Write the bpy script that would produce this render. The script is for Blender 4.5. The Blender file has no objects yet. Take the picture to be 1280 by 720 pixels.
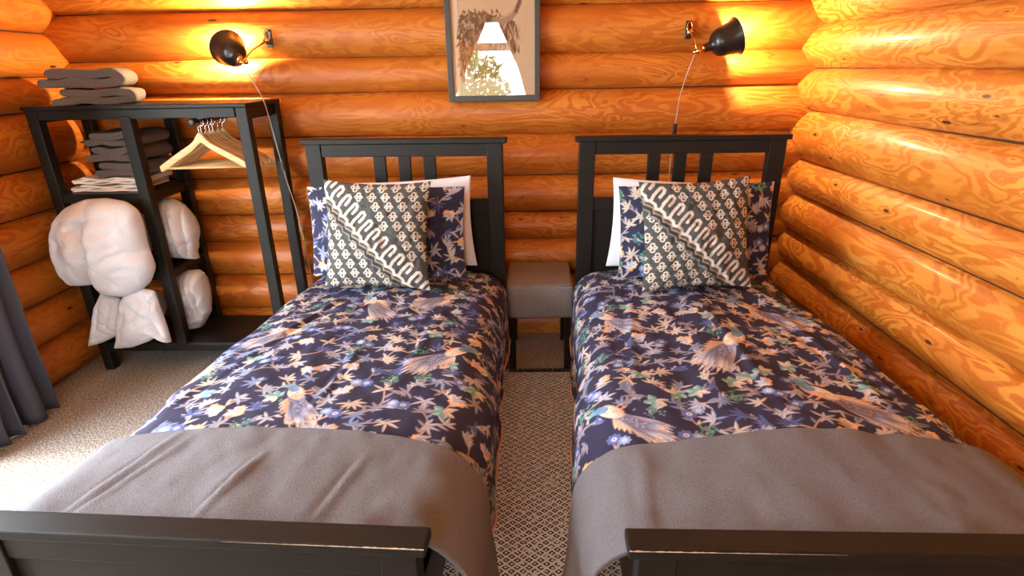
import bpy, bmesh, math, random
import numpy as np
from mathutils import Matrix, Vector

sc = bpy.context.scene
COL = sc.collection
PI = math.pi

# ------------------------------------------------------------------ helpers
def link(o, parent=None):
    COL.objects.link(o)
    if parent is not None:
        o.parent = parent
    return o

def tag(o, label=None, cat=None, group=None, kind=None):
    if label: o['label'] = label
    if cat: o['category'] = cat
    if group: o['group'] = group
    if kind: o['kind'] = kind
    return o

def thing(name, label, cat, loc=(0, 0, 0), rotz=0.0, group=None):
    o = bpy.data.objects.new(name, None)
    o.empty_display_size = .05
    o.location = loc
    o.rotation_euler = (0, 0, rotz)
    COL.objects.link(o)
    return tag(o, label, cat, group)

def finish(name, bm, mat, parent=None, smooth=False, bevel=0.0, segs=2):
    me = bpy.data.meshes.new(name)
    bmesh.ops.recalc_face_normals(bm, faces=bm.faces)
    bm.to_mesh(me); bm.free()
    if isinstance(mat, (list, tuple)):
        for m in mat: me.materials.append(m)
    elif mat: me.materials.append(mat)
    o = bpy.data.objects.new(name, me)
    link(o, parent)
    if smooth:
        me.polygons.foreach_set('use_smooth', [True] * len(me.polygons))
    if bevel > 0:
        b = o.modifiers.new('bevel', 'BEVEL'); b.width = bevel; b.segments = segs
        b.limit_method = 'ANGLE'; b.angle_limit = math.radians(35)
    return o

def box(bm, x0, x1, y0, y1, z0, z1, mi=0):
    vs = [bm.verts.new((x, y, z)) for z in (z0, z1) for y in (y0, y1) for x in (x0, x1)]
    for f in ((0, 1, 3, 2), (4, 6, 7, 5), (0, 4, 5, 1), (2, 3, 7, 6), (0, 2, 6, 4), (1, 5, 7, 3)):
        fc = bm.faces.new([vs[i] for i in f]); fc.material_index = mi
    return vs

def boxobj(name, dims, mat, parent=None, bevel=.003):
    bm = bmesh.new(); box(bm, *dims)
    return finish(name, bm, mat, parent, bevel=bevel)

def tube(bm, pts, r, seg=10, cap=True, mi=0):
    pts = [Vector(p) for p in pts]
    n = len(pts)
    rs = r if isinstance(r, (list, tuple)) else [r] * n
    rings = []
    prevu = None
    for i in range(n):
        t = (pts[min(i + 1, n - 1)] - pts[max(i - 1, 0)])
        if t.length < 1e-9: t = Vector((0, 0, 1))
        t.normalize()
        if prevu is None:
            a = Vector((0, 0, 1)) if abs(t.z) < .9 else Vector((1, 0, 0))
            u = (a - t * a.dot(t)).normalized()
        else:
            u = (prevu - t * prevu.dot(t))
            u = u.normalized() if u.length > 1e-6 else t.orthogonal().normalized()
        prevu = u
        w = t.cross(u)
        rings.append([bm.verts.new(pts[i] + (u * math.cos(2 * PI * k / seg) + w * math.sin(2 * PI * k / seg)) * rs[i]) for k in range(seg)])
    for i in range(n - 1):
        for k in range(seg):
            f = bm.faces.new((rings[i][k], rings[i][(k + 1) % seg], rings[i + 1][(k + 1) % seg], rings[i + 1][k]))
            f.smooth = True; f.material_index = mi
    if cap:
        for ring in (rings[0][::-1], rings[-1]):
            f = bm.faces.new(ring); f.material_index = mi

def lathe(bm, prof, seg=40, M=None, close=False):
    rings = []
    for (r, z) in prof:
        rings.append([bm.verts.new((r * math.cos(2 * PI * k / seg), r * math.sin(2 * PI * k / seg), z)) for k in range(seg)])
    for i in range(len(prof) - 1):
        for k in range(seg):
            f = bm.faces.new((rings[i][k], rings[i][(k + 1) % seg], rings[i + 1][(k + 1) % seg], rings[i + 1][k])); f.smooth = True
    if close:
        bm.faces.new(rings[0][::-1]); bm.faces.new(rings[-1])
    if M is not None:
        vs = [v for ring in rings for v in ring]
        bmesh.ops.transform(bm, matrix=M, verts=vs)

def spline(pts, n=12):
    P = [Vector(p) for p in pts]; out = []
    for i in range(len(P) - 1):
        p0 = P[max(i - 1, 0)]; p1 = P[i]; p2 = P[i + 1]; p3 = P[min(i + 2, len(P) - 1)]
        for k in range(n):
            t = k / n
            out.append(.5 * ((2 * p1) + (p2 - p0) * t + (2 * p0 - 5 * p1 + 4 * p2 - p3) * t * t + (3 * p1 - p0 - 3 * p2 + p3) * t ** 3))
    out.append(P[-1])
    return out

def vnoise(x, y, seed=0):
    x = np.asarray(x, float); y = np.asarray(y, float)
    xi = np.floor(x).astype(np.int64); yi = np.floor(y).astype(np.int64)
    fx = x - xi; fy = y - yi
    fx = fx * fx * (3 - 2 * fx); fy = fy * fy * (3 - 2 * fy)
    def h(a, b):
        n = (a * 374761393 + b * 668265263 + seed * 2147483 + 1013) & 0xffffffff
        n = ((n ^ (n >> 13)) * 1274126177) & 0xffffffff
        n = (n ^ (n >> 16)) & 0xffff
        return n / 65535.0 * 2 - 1
    return (h(xi, yi) * (1 - fx) + h(xi + 1, yi) * fx) * (1 - fy) + (h(xi, yi + 1) * (1 - fx) + h(xi + 1, yi + 1) * fx) * fy

def fbm(x, y, seed=0, o=3):
    v = 0; a = 1; s = 1
    for i in range(o):
        v = v + a * vnoise(x * s, y * s, seed + i * 7); a *= .5; s *= 2.03
    return v

def grid_mesh(name, P, mat, parent=None, colors=None, wrap=False, closed_back=False, smooth=True, attrs=None):
    """P: n x m x 3 array -> quad mesh object"""
    n, m = P.shape[:2]
    V = P.reshape(-1, 3)
    idx = np.arange(n * m).reshape(n, m)
    a = idx[:-1, :-1]; b = idx[:-1, 1:]; c = idx[1:, 1:]; d = idx[1:, :-1]
    F = np.stack([a, b, c, d], -1).reshape(-1, 4)
    return quads(name, V, F, mat, parent, None if colors is None else colors.reshape(-1, 3), smooth)

def quads(name, V, F, mat, parent=None, colors=None, smooth=True):
    me = bpy.data.meshes.new(name)
    me.vertices.add(len(V)); me.vertices.foreach_set('co', np.ascontiguousarray(V, dtype=np.float32).ravel())
    me.loops.add(F.size); me.loops.foreach_set('vertex_index', np.ascontiguousarray(F, dtype=np.int32).ravel())
    me.polygons.add(len(F))
    me.polygons.foreach_set('loop_start', np.arange(0, F.size, 4, dtype=np.int32))
    me.polygons.foreach_set('use_smooth', np.full(len(F), smooth))
    me.update(calc_edges=True)
    if colors is not None:
        at = me.attributes.new('paint', 'FLOAT_COLOR', 'POINT')
        c4 = np.ones((len(V), 4), np.float32); c4[:, :3] = colors
        at.data.foreach_set('color', c4.ravel())
    if mat: me.materials.append(mat)
    o = bpy.data.objects.new(name, me)
    link(o, parent)
    return o

# ------------------------------------------------------------------ materials
def new_mat(name):
    m = bpy.data.materials.new(name); m.use_nodes = True
    nt = m.node_tree
    bs = nt.nodes['Principled BSDF']
    return m, nt, bs

def N(nt, t, **kw):
    n = nt.nodes.new(t)
    for k, v in kw.items():
        if k in n.inputs.keys() if isinstance(k, str) else False:
            n.inputs[k].default_value = v
        else:
            setattr(n, k, v)
    return n

def setin(n, **kw):
    for k, v in kw.items():
        n.inputs[k.replace('_', ' ')].default_value = v
    return n

def math_node(nt, op, a, b=None, c=None):
    n = nt.nodes.new('ShaderNodeMath'); n.operation = op
    for i, x in enumerate((a, b, c)):
        if x is None: continue
        if isinstance(x, (int, float)): n.inputs[i].default_value = x
        else: nt.links.new(x, n.inputs[i])
    return n.outputs[0]

def mix_col(nt, fac, a, b, mode='MIX'):
    n = nt.nodes.new('ShaderNodeMix'); n.data_type = 'RGBA'; n.blend_type = mode
    for sock, x in ((n.inputs[0], fac), (n.inputs[6], a), (n.inputs[7], b)):
        if isinstance(x, (int, float)): sock.default_value = x
        elif isinstance(x, (tuple, list)): sock.default_value = (x[0], x[1], x[2], 1)
        else: nt.links.new(x, sock)
    return n.outputs[2]

def ramp(nt, src, stops, interp='LINEAR'):
    n = nt.nodes.new('ShaderNodeValToRGB'); n.color_ramp.interpolation = interp
    e = n.color_ramp.elements
    while len(e) > 1: e.remove(e[-1])
    e[0].position = stops[0][0]; c = stops[0][1]; e[0].color = (c[0], c[1], c[2], 1) if isinstance(c, (tuple, list)) else (c, c, c, 1)
    for p, c in stops[1:]:
        k = e.new(p); k.color = (c[0], c[1], c[2], 1) if isinstance(c, (tuple, list)) else (c, c, c, 1)
    nt.links.new(src, n.inputs[0])
    return n.outputs[0]

def bump(nt, bs, h, strength=.3, dist=.002):
    b = nt.nodes.new('ShaderNodeBump'); b.inputs['Strength'].default_value = strength; b.inputs['Distance'].default_value = dist
    nt.links.new(h, b.inputs['Height']); nt.links.new(b.outputs[0], bs.inputs['Normal'])

def texco(nt, kind='Object', scale=None):
    t = nt.nodes.new('ShaderNodeTexCoord')
    out = t.outputs[kind]
    if scale is not None:
        mp = nt.nodes.new('ShaderNodeMapping'); mp.inputs['Scale'].default_value = scale
        nt.links.new(out, mp.inputs['Vector']); out = mp.outputs[0]
    return out

def noise(nt, vec, scale, detail=2, dist=0.0, rough=.5):
    n = nt.nodes.new('ShaderNodeTexNoise')
    n.inputs['Scale'].default_value = scale; n.inputs['Detail'].default_value = detail
    n.inputs['Distortion'].default_value = dist; n.inputs['Roughness'].default_value = rough
    if vec is not None: nt.links.new(vec, n.inputs['Vector'])
    return n.outputs[0]

def wood_log_mat(lo, hi, freq):
    m, nt, bs = new_mat('varnished_pine_log')
    L = nt.links
    at = nt.nodes.new('ShaderNodeAttribute'); at.attribute_name = 'wood'
    sep = nt.nodes.new('ShaderNodeSeparateXYZ'); L.new(at.outputs['Vector'], sep.inputs[0])
    al, ac, rd = sep.outputs
    cmb = nt.nodes.new('ShaderNodeCombineXYZ')
    L.new(math_node(nt, 'MULTIPLY_ADD', rd, 19.0, math_node(nt, 'MULTIPLY', al, 1.0)), cmb.inputs[0])
    L.new(math_node(nt, 'MULTIPLY', ac, 3.3), cmb.inputs[1]); L.new(math_node(nt, 'MULTIPLY', rd, 7.0), cmb.inputs[2])
    v = cmb.outputs[0]
    # knots: sparse cells
    vor = nt.nodes.new('ShaderNodeTexVoronoi'); vor.inputs['Scale'].default_value = 4.2; vor.inputs['Randomness'].default_value = .9
    L.new(v, vor.inputs['Vector'])
    sepc = nt.nodes.new('ShaderNodeSeparateColor'); L.new(vor.outputs['Color'], sepc.inputs[0])
    has = math_node(nt, 'GREATER_THAN', sepc.outputs[0], .38)
    d = math_node(nt, 'MULTIPLY', vor.outputs['Distance'], .72)
    kb = math_node(nt, 'MULTIPLY', math_node(nt, 'POWER', 2.718, math_node(nt, 'MULTIPLY', d, -9.0)), has)
    n1 = noise(nt, v, 2.2, 2.4, .8, .55)
    n1 = math_node(nt, 'MULTIPLY_ADD', kb, .30, n1)
    # contour patches of peeled growth rings
    s = math_node(nt, 'SINE', math_node(nt, 'MULTIPLY', n1, freq))
    patch = ramp(nt, math_node(nt, 'MULTIPLY_ADD', s, .5, .5), [(0, 0), (.40, .12), (.62, .9), (1, 1)])
    # strength of the pattern varies over the log
    n2 = noise(nt, v, 1.3, 1, 0, .5)
    amt = ramp(nt, n2, [(.36, lo), (.60, hi)])
    fac = math_node(nt, 'MULTIPLY', patch, amt)
    light = (.68, .285, .042); mid = (.41, .102, .0055)
    base = mix_col(nt, fac, mid, light)
    # thin wavy edges of the growth rings
    n4 = noise(nt, v, 3.4, 2.5, 1.2, .55)
    n4 = math_node(nt, 'MULTIPLY_ADD', kb, .25, n4)
    s2 = math_node(nt, 'ABSOLUTE', math_node(nt, 'SINE', math_node(nt, 'MULTIPLY', n4, 46.0)))
    ln = math_node(nt, 'MULTIPLY', ramp(nt, s2, [(.0, 1), (.22, 0)]), amt)
    base = mix_col(nt, math_node(nt, 'MULTIPLY', ln, .55), base, (.80, .41, .10))
    tone = math_node(nt, 'FRACT', math_node(nt, 'MULTIPLY', rd, 3.7))
    base = mix_col(nt, math_node(nt, 'MULTIPLY', tone, .30), base, (.56, .215, .030))
    # broad tone
    n3 = noise(nt, v, 1.9, 3, .3, .6)
    base = mix_col(nt, ramp(nt, n3, [(.35, 0), (.7, .5)]), base, (.34, .078, .006))
    # fine grain along the log
    cg = nt.nodes.new('ShaderNodeCombineXYZ')
    L.new(math_node(nt, 'MULTIPLY_ADD', rd, 3.0, al), cg.inputs[0]); L.new(math_node(nt, 'MULTIPLY', ac, 26.0), cg.inputs[1]); L.new(rd, cg.inputs[2])
    g = noise(nt, cg.outputs[0], 3.0, 4, .3, .6)
    base = mix_col(nt, ramp(nt, g, [(.25, .34), (.5, 0)]), base, (.36, .11, .018))
    # rings round the knots and the knots themselves
    ring = ramp(nt, math_node(nt, 'SINE', math_node(nt, 'MULTIPLY', d, 110.0)), [(.0, 0), (.7, 1)])
    rm = math_node(nt, 'MULTIPLY', math_node(nt, 'MULTIPLY', ring, has), ramp(nt, d, [(.06, .7), (.2, 0)]))
    base = mix_col(nt, rm, base, (.33, .095, .014))
    kn = math_node(nt, 'MULTIPLY', ramp(nt, math_node(nt, 'ADD', d, math_node(nt, 'MULTIPLY', sepc.outputs[1], .045)), [(.065, 1), (.095, 0)]), has)
    base = mix_col(nt, kn, base, (.035, .012, .006))
    # drying cracks
    cc = nt.nodes.new('ShaderNodeCombineXYZ')
    L.new(math_node(nt, 'MULTIPLY_ADD', rd, 11.0, math_node(nt, 'MULTIPLY', al, .35)), cc.inputs[0]); L.new(math_node(nt, 'MULTIPLY', ac, 4.0), cc.inputs[1]); L.new(math_node(nt, 'MULTIPLY', rd, 5.0), cc.inputs[2])
    ck = noise(nt, cc.outputs[0], 2.0, 1.5, 0, .5)
    ckl = ramp(nt, math_node(nt, 'ABSOLUTE', math_node(nt, 'SUBTRACT', ck, .56)), [(.0, .75), (.0035, 0)])
    base = mix_col(nt, math_node(nt, 'MULTIPLY', ckl, ramp(nt, n3, [(.5, 0), (.56, 1)])), base, (.10, .03, .008))
    L.new(base, bs.inputs['Base Color'])
    bs.inputs['Roughness'].default_value = .5; bs.inputs['Specular IOR Level'].default_value = .4
    bs.inputs['Coat Weight'].default_value = .14; bs.inputs['Coat Roughness'].default_value = .2
    bump(nt, bs, math_node(nt, 'ADD', g, math_node(nt, 'MULTIPLY', n3, 2.0)), .35, .006)
    return m

def plain(name, col, rough=.6, metal=0.0, spec=.5):
    m, nt, bs = new_mat(name)
    bs.inputs['Base Color'].default_value = (*col, 1); bs.inputs['Roughness'].default_value = rough
    bs.inputs['Metallic'].default_value = metal; bs.inputs['Specular IOR Level'].default_value = spec
    return m

def black_wood_mat():
    m, nt, bs = new_mat('black_brown_stained_wood')
    v = texco(nt, 'Object', (1, 1, 1))
    n = noise(nt, texco(nt, 'Object', (6, 40, 40)), 3, 4, .2, .6)
    c = ramp(nt, n, [(.3, (.008, .0075, .0068)), (.7, (.014, .0125, .011))])
    # scuffs where the stain has worn through
    w = noise(nt, v, 60, 2, 0, .5)
    nt.links.new(c, bs.inputs['Base Color'])
    bs.inputs['Roughness'].default_value = .42
    bs.inputs['Specular IOR Level'].default_value = .17
    bump(nt, bs, n, .12, .001)
    return m

def fabric_noise(name, c1, c2, scale=900, rough=.9, bstr=.4, bdist=.002, speck=None, sheen=.0):
    m, nt, bs = new_mat(name)
    v = texco(nt, 'Object')
    n = noise(nt, v, scale, 2, 0, .6)
    c = ramp(nt, n, [(.3, c1), (.7, c2)])
    if speck:
        n2 = noise(nt, v, scale * .45, 1, 0, .5)
        c = mix_col(nt, ramp(nt, n2, [(.66, 0), (.74, 1)]), c, speck)
    nt.links.new(c, bs.inputs['Base Color'])
    bs.inputs['Roughness'].default_value = rough
    bs.inputs['Specular IOR Level'].default_value = .2
    bs.inputs['Sheen Weight'].default_value = sheen
    bump(nt, bs, n, bstr, bdist)
    return m

def woven_mat(name, c1, c2, scale, rough=.85):
    m, nt, bs = new_mat(name)
    v = texco(nt, 'Object')
    a = noise(nt, texco(nt, 'Object', (scale * 12, scale, scale)), 1, 2, 0, .6)
    b = noise(nt, texco(nt, 'Object', (scale, scale * 12, scale * 12)), 1, 2, 0, .6)
    n = math_node(nt, 'MULTIPLY', math_node(nt, 'ADD', a, b), .5)
    c = ramp(nt, n, [(.36, c1), (.62, c2)])
    nt.links.new(c, bs.inputs['Base Color']); bs.inputs['Roughness'].default_value = rough
    bs.inputs['Specular IOR Level'].default_value = .2
    bump(nt, bs, n, .4, .001)
    return m

def painted_mat(name, rough=.85, scale=1500, bstr=.15):
    m, nt, bs = new_mat(name)
    at = nt.nodes.new('ShaderNodeAttribute'); at.attribute_name = 'paint'
    v = texco(nt, 'Object')
    n = noise(nt, v, scale, 1, 0, .5)
    c = mix_col(nt, ramp(nt, n, [(.3, .0), (.7, .22)]), at.outputs['Color'], (.0, .0, .0))
    nt.links.new(c, bs.inputs['Base Color']); bs.inputs['Roughness'].default_value = rough
    bs.inputs['Specular IOR Level'].default_value = .25
    bump(nt, bs, n, bstr, .001)
    return m

def carpet_mat():
    m, nt, bs = new_mat('beige_loop_carpet')
    v = texco(nt, 'Object')
    n = noise(nt, v, 120, 3, 0, .7); n2 = noise(nt, v, 70, 2, 0, .6)
    c = ramp(nt, n, [(.34, (.055, .045, .036)), (.5, (.32, .29, .26)), (.64, (.62, .59, .55))])
    c = mix_col(nt, ramp(nt, n2, [(.35, .5), (.6, 0)]), c, (.20, .16, .12))
    nt.links.new(c, bs.inputs['Base Color']); bs.inputs['Roughness'].default_value = .95; bs.inputs['Specular IOR Level'].default_value = .1
    bump(nt, bs, n, .8, .006)
    return m

def rug_mat():
    m, nt, bs = new_mat('cream_rug_with_black_diamonds')
    L = nt.links
    v = texco(nt, 'Object')
    sep = nt.nodes.new('ShaderNodeSeparateXYZ')
    nv = nt.nodes.new('ShaderNodeTexNoise'); nv.inputs['Scale'].default_value = 30
    L.new(v, nv.inputs['Vector'])
    va = nt.nodes.new('ShaderNodeVectorMath'); va.operation = 'MULTIPLY_ADD'
    L.new(nv.outputs['Color'], va.inputs[0]); va.inputs[1].default_value = (.006, .006, 0); L.new(v, va.inputs[2])
    L.new(va.outputs[0], sep.inputs[0])
    P = .038; Q = .032
    fx = math_node(nt, 'ABSOLUTE', math_node(nt, 'SUBTRACT', math_node(nt, 'FRACT', math_node(nt, 'DIVIDE', sep.outputs[0], P)), .5))
    fy = math_node(nt, 'ABSOLUTE', math_node(nt, 'SUBTRACT', math_node(nt, 'FRACT', math_node(nt, 'DIVIDE', sep.outputs[1], Q)), .5))
    d = math_node(nt, 'ADD', fx, fy)
    bands = math_node(nt, 'ABSOLUTE', math_node(nt, 'SUBTRACT', math_node(nt, 'FRACT', math_node(nt, 'MULTIPLY', d, 2.0)), .5))
    line = ramp(nt, bands, [(.15, 1), (.25, 0)])
    br = noise(nt, v, 75, 1, 0, .5)
    line = math_node(nt, 'MULTIPLY', line, ramp(nt, br, [(.34, .0), (.44, 1)]))
    n = noise(nt, v, 260, 2, 0, .6)
    basec = ramp(nt, n, [(.3, (.56, .49, .41)), (.7, (.80, .74, .66))])
    c = mix_col(nt, line, basec, (.016, .013, .012))
    L.new(c, bs.inputs['Base Color']); bs.inputs['Roughness'].default_value = .95; bs.inputs['Specular IOR Level'].default_value = .1
    bump(nt, bs, n, .6, .003)
    return m

def glass_mat(name='clear_glass', ior=1.5):
    m = bpy.data.materials.new(name); m.use_nodes = True
    nt = m.node_tree; nt.nodes.clear()
    out = nt.nodes.new('ShaderNodeOutputMaterial'); mx = nt.nodes.new('ShaderNodeMixShader')
    tr = nt.nodes.new('ShaderNodeBsdfTransparent'); gl = nt.nodes.new('ShaderNodeBsdfGlossy'); gl.inputs['Roughness'].default_value = .0
    fr = nt.nodes.new('ShaderNodeFresnel'); geo = nt.nodes.new('ShaderNodeNewGeometry')
    nt.links.new(math_node(nt, 'MULTIPLY_ADD', geo.outputs['Backfacing'], 1 / ior - ior, ior), fr.inputs['IOR'])
    nt.links.new(fr.outputs[0], mx.inputs[0]); nt.links.new(tr.outputs[0], mx.inputs[1]); nt.links.new(gl.outputs[0], mx.inputs[2])
    nt.links.new(mx.outputs[0], out.inputs[0])
    return m

def emit_mat(name, col, s):
    m, nt, bs = new_mat(name)
    bs.inputs['Base Color'].default_value = (*col, 1)
    bs.inputs['Emission Color'].default_value = (*col, 1); bs.inputs['Emission Strength'].default_value = s
    return m

M_LOG = wood_log_mat(.12, .62, 62.0); M_LOG_BOLD = wood_log_mat(.40, 1.0, 58.0)
M_BLACK = black_wood_mat()
M_WORN = plain('worn_bare_wood_edge', (.42, .33, .24), .7)
M_COTTON = fabric_noise('white_cotton', (.55, .57, .62), (.64, .66, .71), 500, .9, .12, .0015)
M_LINEN = fabric_noise('folded_white_linen', (.70, .67, .64), (.82, .79, .76), 300, .9, .2, .002)
M_TOWEL = fabric_noise('grey_terry_towelling', (.085, .078, .075), (.22, .20, .195), 330, 1.0, 1.0, .008)
M_BLANKET = fabric_noise('grey_felted_wool', (.066, .066, .078), (.165, .162, .180), 430, .95, .7, .003, sheen=.1)
M_STOOL = woven_mat('grey_tweed_upholstery', (.105, .100, .110), (.300, .285, .300), 110)
M_CURTAIN = fabric_noise('charcoal_blue_curtain_cloth', (.044, .050, .072), (.070, .078, .106), 700, .85, .2, .001)
M_DUVET = painted_mat('navy_bird_print_cotton')
M_CUSHION = painted_mat('embroidered_cushion_cloth', .9, 700, .5)
M_PRINT = painted_mat('art_print_paper', .8, 400, .02)
M_PIPING = plain('peach_piping', (.62, .34, .24), .8)
M_BRASS = plain('brass', (.78, .50, .20), .22, 1.0)
M_CHROME = plain('polished_steel', (.75, .75, .76), .18, 1.0)
M_LAMP = plain('black_lacquered_metal', (.012, .011, .011), .3, 0.0, .5)
M_LAMPIN = plain('white_lamp_lining', (.75, .73, .70), .5)
M_BULB = emit_mat('warm_bulb_glow', (1, .72, .38), 30)
M_CORD = plain('grey_textile_cord', (.42, .36, .30), .8)
M_PLASTIC = plain('black_plastic', (.012, .012, .012), .4)
M_FRAME = plain('dark_grey_frame', (.030, .032, .030), .45)
M_HANGER = None
M_CARPET = carpet_mat()
M_RUG = rug_mat()
M_FRINGE = plain('black_wool_fringe', (.018, .016, .016), .95)
M_GLASS = glass_mat()
M_PICGLASS = glass_mat('picture_glass', 1.75)
M_WHITEFRAME = plain('white_window_frame', (.7, .68, .64), .5)
M_SEAM = plain('dark_log_seam_shade', (.045, .016, .006), .9)  # dark colour for the shade between logs

def light_wood_mat(name, c1, c2):
    m, nt, bs = new_mat(name)
    n = noise(nt, texco(nt, 'Object', (8, 60, 60)), 2, 3, .3, .6)
    nt.links.new(ramp(nt, n, [(.3, c1), (.7, c2)]), bs.inputs['Base Color'])
    bs.inputs['Roughness'].default_value = .4
    return m
M_HANGER = light_wood_mat('pale_beech', (.58, .36, .15), (.74, .51, .25))
M_BOARD = light_wood_mat('ceiling_pine_board', (.58, .25, .06), (.72, .36, .10))

# ------------------------------------------------------------------ log walls
def log_wall(name, axis, grooves, u0, u1, face, sgn, gaps=(), seed=1, mat=None):
    """round logs stacked; axis 'x' or 'y' = direction of logs; face = coordinate of the seam plane,
    sgn = direction from wall into the room along the normal.  gaps: (zmin,zmax,ua,ub) openings."""
    rnd = random.Random(seed)
    Vs = []; Fs = []; W = []; MI = []; base = 0
    for i in range(len(grooves) - 1):
        z0, z1 = grooves[i], grooves[i + 1]
        c = (z1 - z0) / 2; zc = (z0 + z1) / 2
        b = min(c * .70, .074)
        R = (c * c + b * b) / (2 * b)
        cen = face - sgn * (R - b)
        segs = [(u0, u1)]
        for (ga, gb, ua, ub) in gaps:
            if z0 >= ga - .02 and z1 <= gb + .02:
                segs = [(u0, ua), (ub, u1)]
        lr = rnd.random() * 5
        for (a, e) in segs:
            n = max(6, int((e - a) / .06)); m = 56
            t = np.linspace(a, e, n)[:, None]; th = np.linspace(0, 2 * PI, m + 1)[None, :]
            r = R * (1.0 + .022 * vnoise(t * 1.3 + lr * 9, th * 0 + i, seed) + .012 * fbm(t * 3 + lr, np.abs(th - PI) * 2.2 + i * 3, seed + 3))
            nrm = np.cos(th) * r; zz = np.sin(th) * r
            off = .005 * vnoise(t * 1.1 + 3 * lr, t * 0, seed + 9)
            pn = cen + sgn * (nrm + off); pz = zc + zz + off * .6
            pu = np.broadcast_to(t, pn.shape)
            P = np.stack([pu, pn, pz], -1) if axis == 'x' else np.stack([pn, pu, pz], -1)
            Vs.append(P.reshape(-1, 3))
            arc = np.broadcast_to(np.where(th > PI, th - 2 * PI, th) * R, pn.shape)
            W.append(np.stack([pu, arc, np.full(pn.shape, lr)], -1).reshape(-1, 3))
            idx = base + np.arange(n * (m + 1)).reshape(n, m + 1)
            F = np.stack([idx[:-1, :-1], idx[:-1, 1:], idx[1:, 1:], idx[1:, :-1]], -1).reshape(-1, 4)
            # mirror handedness
            Fs.append(F); MI.append(np.zeros(len(F), np.int32)); base += n * (m + 1)
            # end caps (for cut logs at openings)
            for row in (0, n - 1):
                ring = P[row, :-1]
                cpt = ring.mean(0)
                Vs.append(np.vstack([ring, np.repeat(cpt[None], m, 0)]))
                wv = np.zeros((2 * m, 3)); wv[:m, 0] = ring[:, 2]; wv[m:, 0] = cpt[2]; wv[:, 2] = lr + .3; wv[:m, 1] = np.linspace(0, .3, m)
                W.append(wv)
                k = np.arange(m); k2 = (k + 1) % m
                F = np.stack([base + k, base + k2, base + m + k2, base + m + k], -1)
                Fs.append(F); MI.append(np.zeros(m, np.int32)); base += 2 * m
        # added dark strip standing in for shade in the seam under this log
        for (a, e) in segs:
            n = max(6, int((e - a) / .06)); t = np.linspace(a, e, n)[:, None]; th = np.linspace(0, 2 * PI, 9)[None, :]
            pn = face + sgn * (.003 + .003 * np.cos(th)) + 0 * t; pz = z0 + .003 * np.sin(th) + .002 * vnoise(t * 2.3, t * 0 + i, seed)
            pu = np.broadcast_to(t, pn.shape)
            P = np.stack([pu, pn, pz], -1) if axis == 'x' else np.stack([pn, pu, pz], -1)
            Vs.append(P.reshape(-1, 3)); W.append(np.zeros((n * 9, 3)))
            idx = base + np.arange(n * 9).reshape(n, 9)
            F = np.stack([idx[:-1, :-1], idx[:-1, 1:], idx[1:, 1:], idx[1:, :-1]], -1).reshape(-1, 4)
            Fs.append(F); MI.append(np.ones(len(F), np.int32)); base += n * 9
    V = np.vstack(Vs); F = np.vstack(Fs); Wv = np.vstack(W)
    o = quads(name, V, F, mat or M_LOG)
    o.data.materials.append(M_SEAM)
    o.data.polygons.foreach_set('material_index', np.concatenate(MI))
    at = o.data.attributes.new('wood', 'FLOAT_VECTOR', 'POINT')
    at.data.foreach_set('vector', Wv.astype(np.float32).ravel())
    tag(o, kind='structure')
    return o

FRONT = -3.72
GB = [-.06, .15, .37, .575, .735, .943, 1.163, 1.388, 1.56, 1.785, 2.0, 2.21, 2.43, 2.62]
GR = [-.10, .05, .25, .455, .63, .835, 1.017, 1.262, 1.466, 1.672, 1.88, 2.1, 2.31, 2.55]
GL = [-.20, .01, .23, .434, .636, .857, 1.066, 1.331, 1.495, 1.70, 1.90, 2.12, 2.32, 2.55]
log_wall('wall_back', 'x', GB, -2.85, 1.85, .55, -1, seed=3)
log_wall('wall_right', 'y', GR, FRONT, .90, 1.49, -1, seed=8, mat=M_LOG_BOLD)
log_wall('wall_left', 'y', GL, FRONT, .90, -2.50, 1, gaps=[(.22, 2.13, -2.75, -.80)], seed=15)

# floor and ceiling
bm = bmesh.new(); box(bm, -2.75, 1.75, FRONT - .1, .75, -.08, 0)
tag(finish('floor', bm, M_CARPET), kind='structure')
bm = bmesh.new()
box(bm, -2.85, 1.85, FRONT - .1, .85, 2.5, 2.6)
tag(finish('ceiling', bm, M_BOARD), kind='structure')

# front wall behind the photographer, with three openings (two rectangular, one tapering)
bm = bmesh.new()
Y0, Y1 = FRONT - .1, FRONT
def wb(x0, x1, z0, z1): box(bm, x0, x1, Y0, Y1, z0, z1)
# openings: A (added for fill light) x[-2.2,-1.15] z[.2,2.1]; T x[-.87,-.02] z[1.15,2.0]; B x[.45,1.3] z[.2,2.1]
wb(-2.85, -2.2, 0, 2.5); wb(-2.2, -1.80, 0, .6); wb(-2.2, -1.80, 2.1, 2.5); wb(-1.80, -.90, 0, 2.5)
wb(-.90, .05, 0, 1.14); wb(-.90, .05, 1.97, 2.5); wb(.05, 1.85, 0, 2.5)
def prism(pts):
    a = [bm.verts.new((x, Y0, z)) for x, z in pts]; b = [bm.verts.new((x, Y1, z)) for x, z in pts]
    bm.faces.new(a); bm.faces.new(b[::-1])
    for i in range(len(pts)):
        j = (i + 1) % len(pts); bm.faces.new((a[i], a[j], b[j], b[i]))
prism([(-.90, 1.14), (-.87, 1.14), (-.46, 1.97), (-.90, 1.97)])
prism([(.05, 1.97), (-.32, 1.97), (-.09, 1.47), (.00, 1.14), (.05, 1.14)])
tag(finish('wall_front', bm, M_BOARD), kind='structure')

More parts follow.
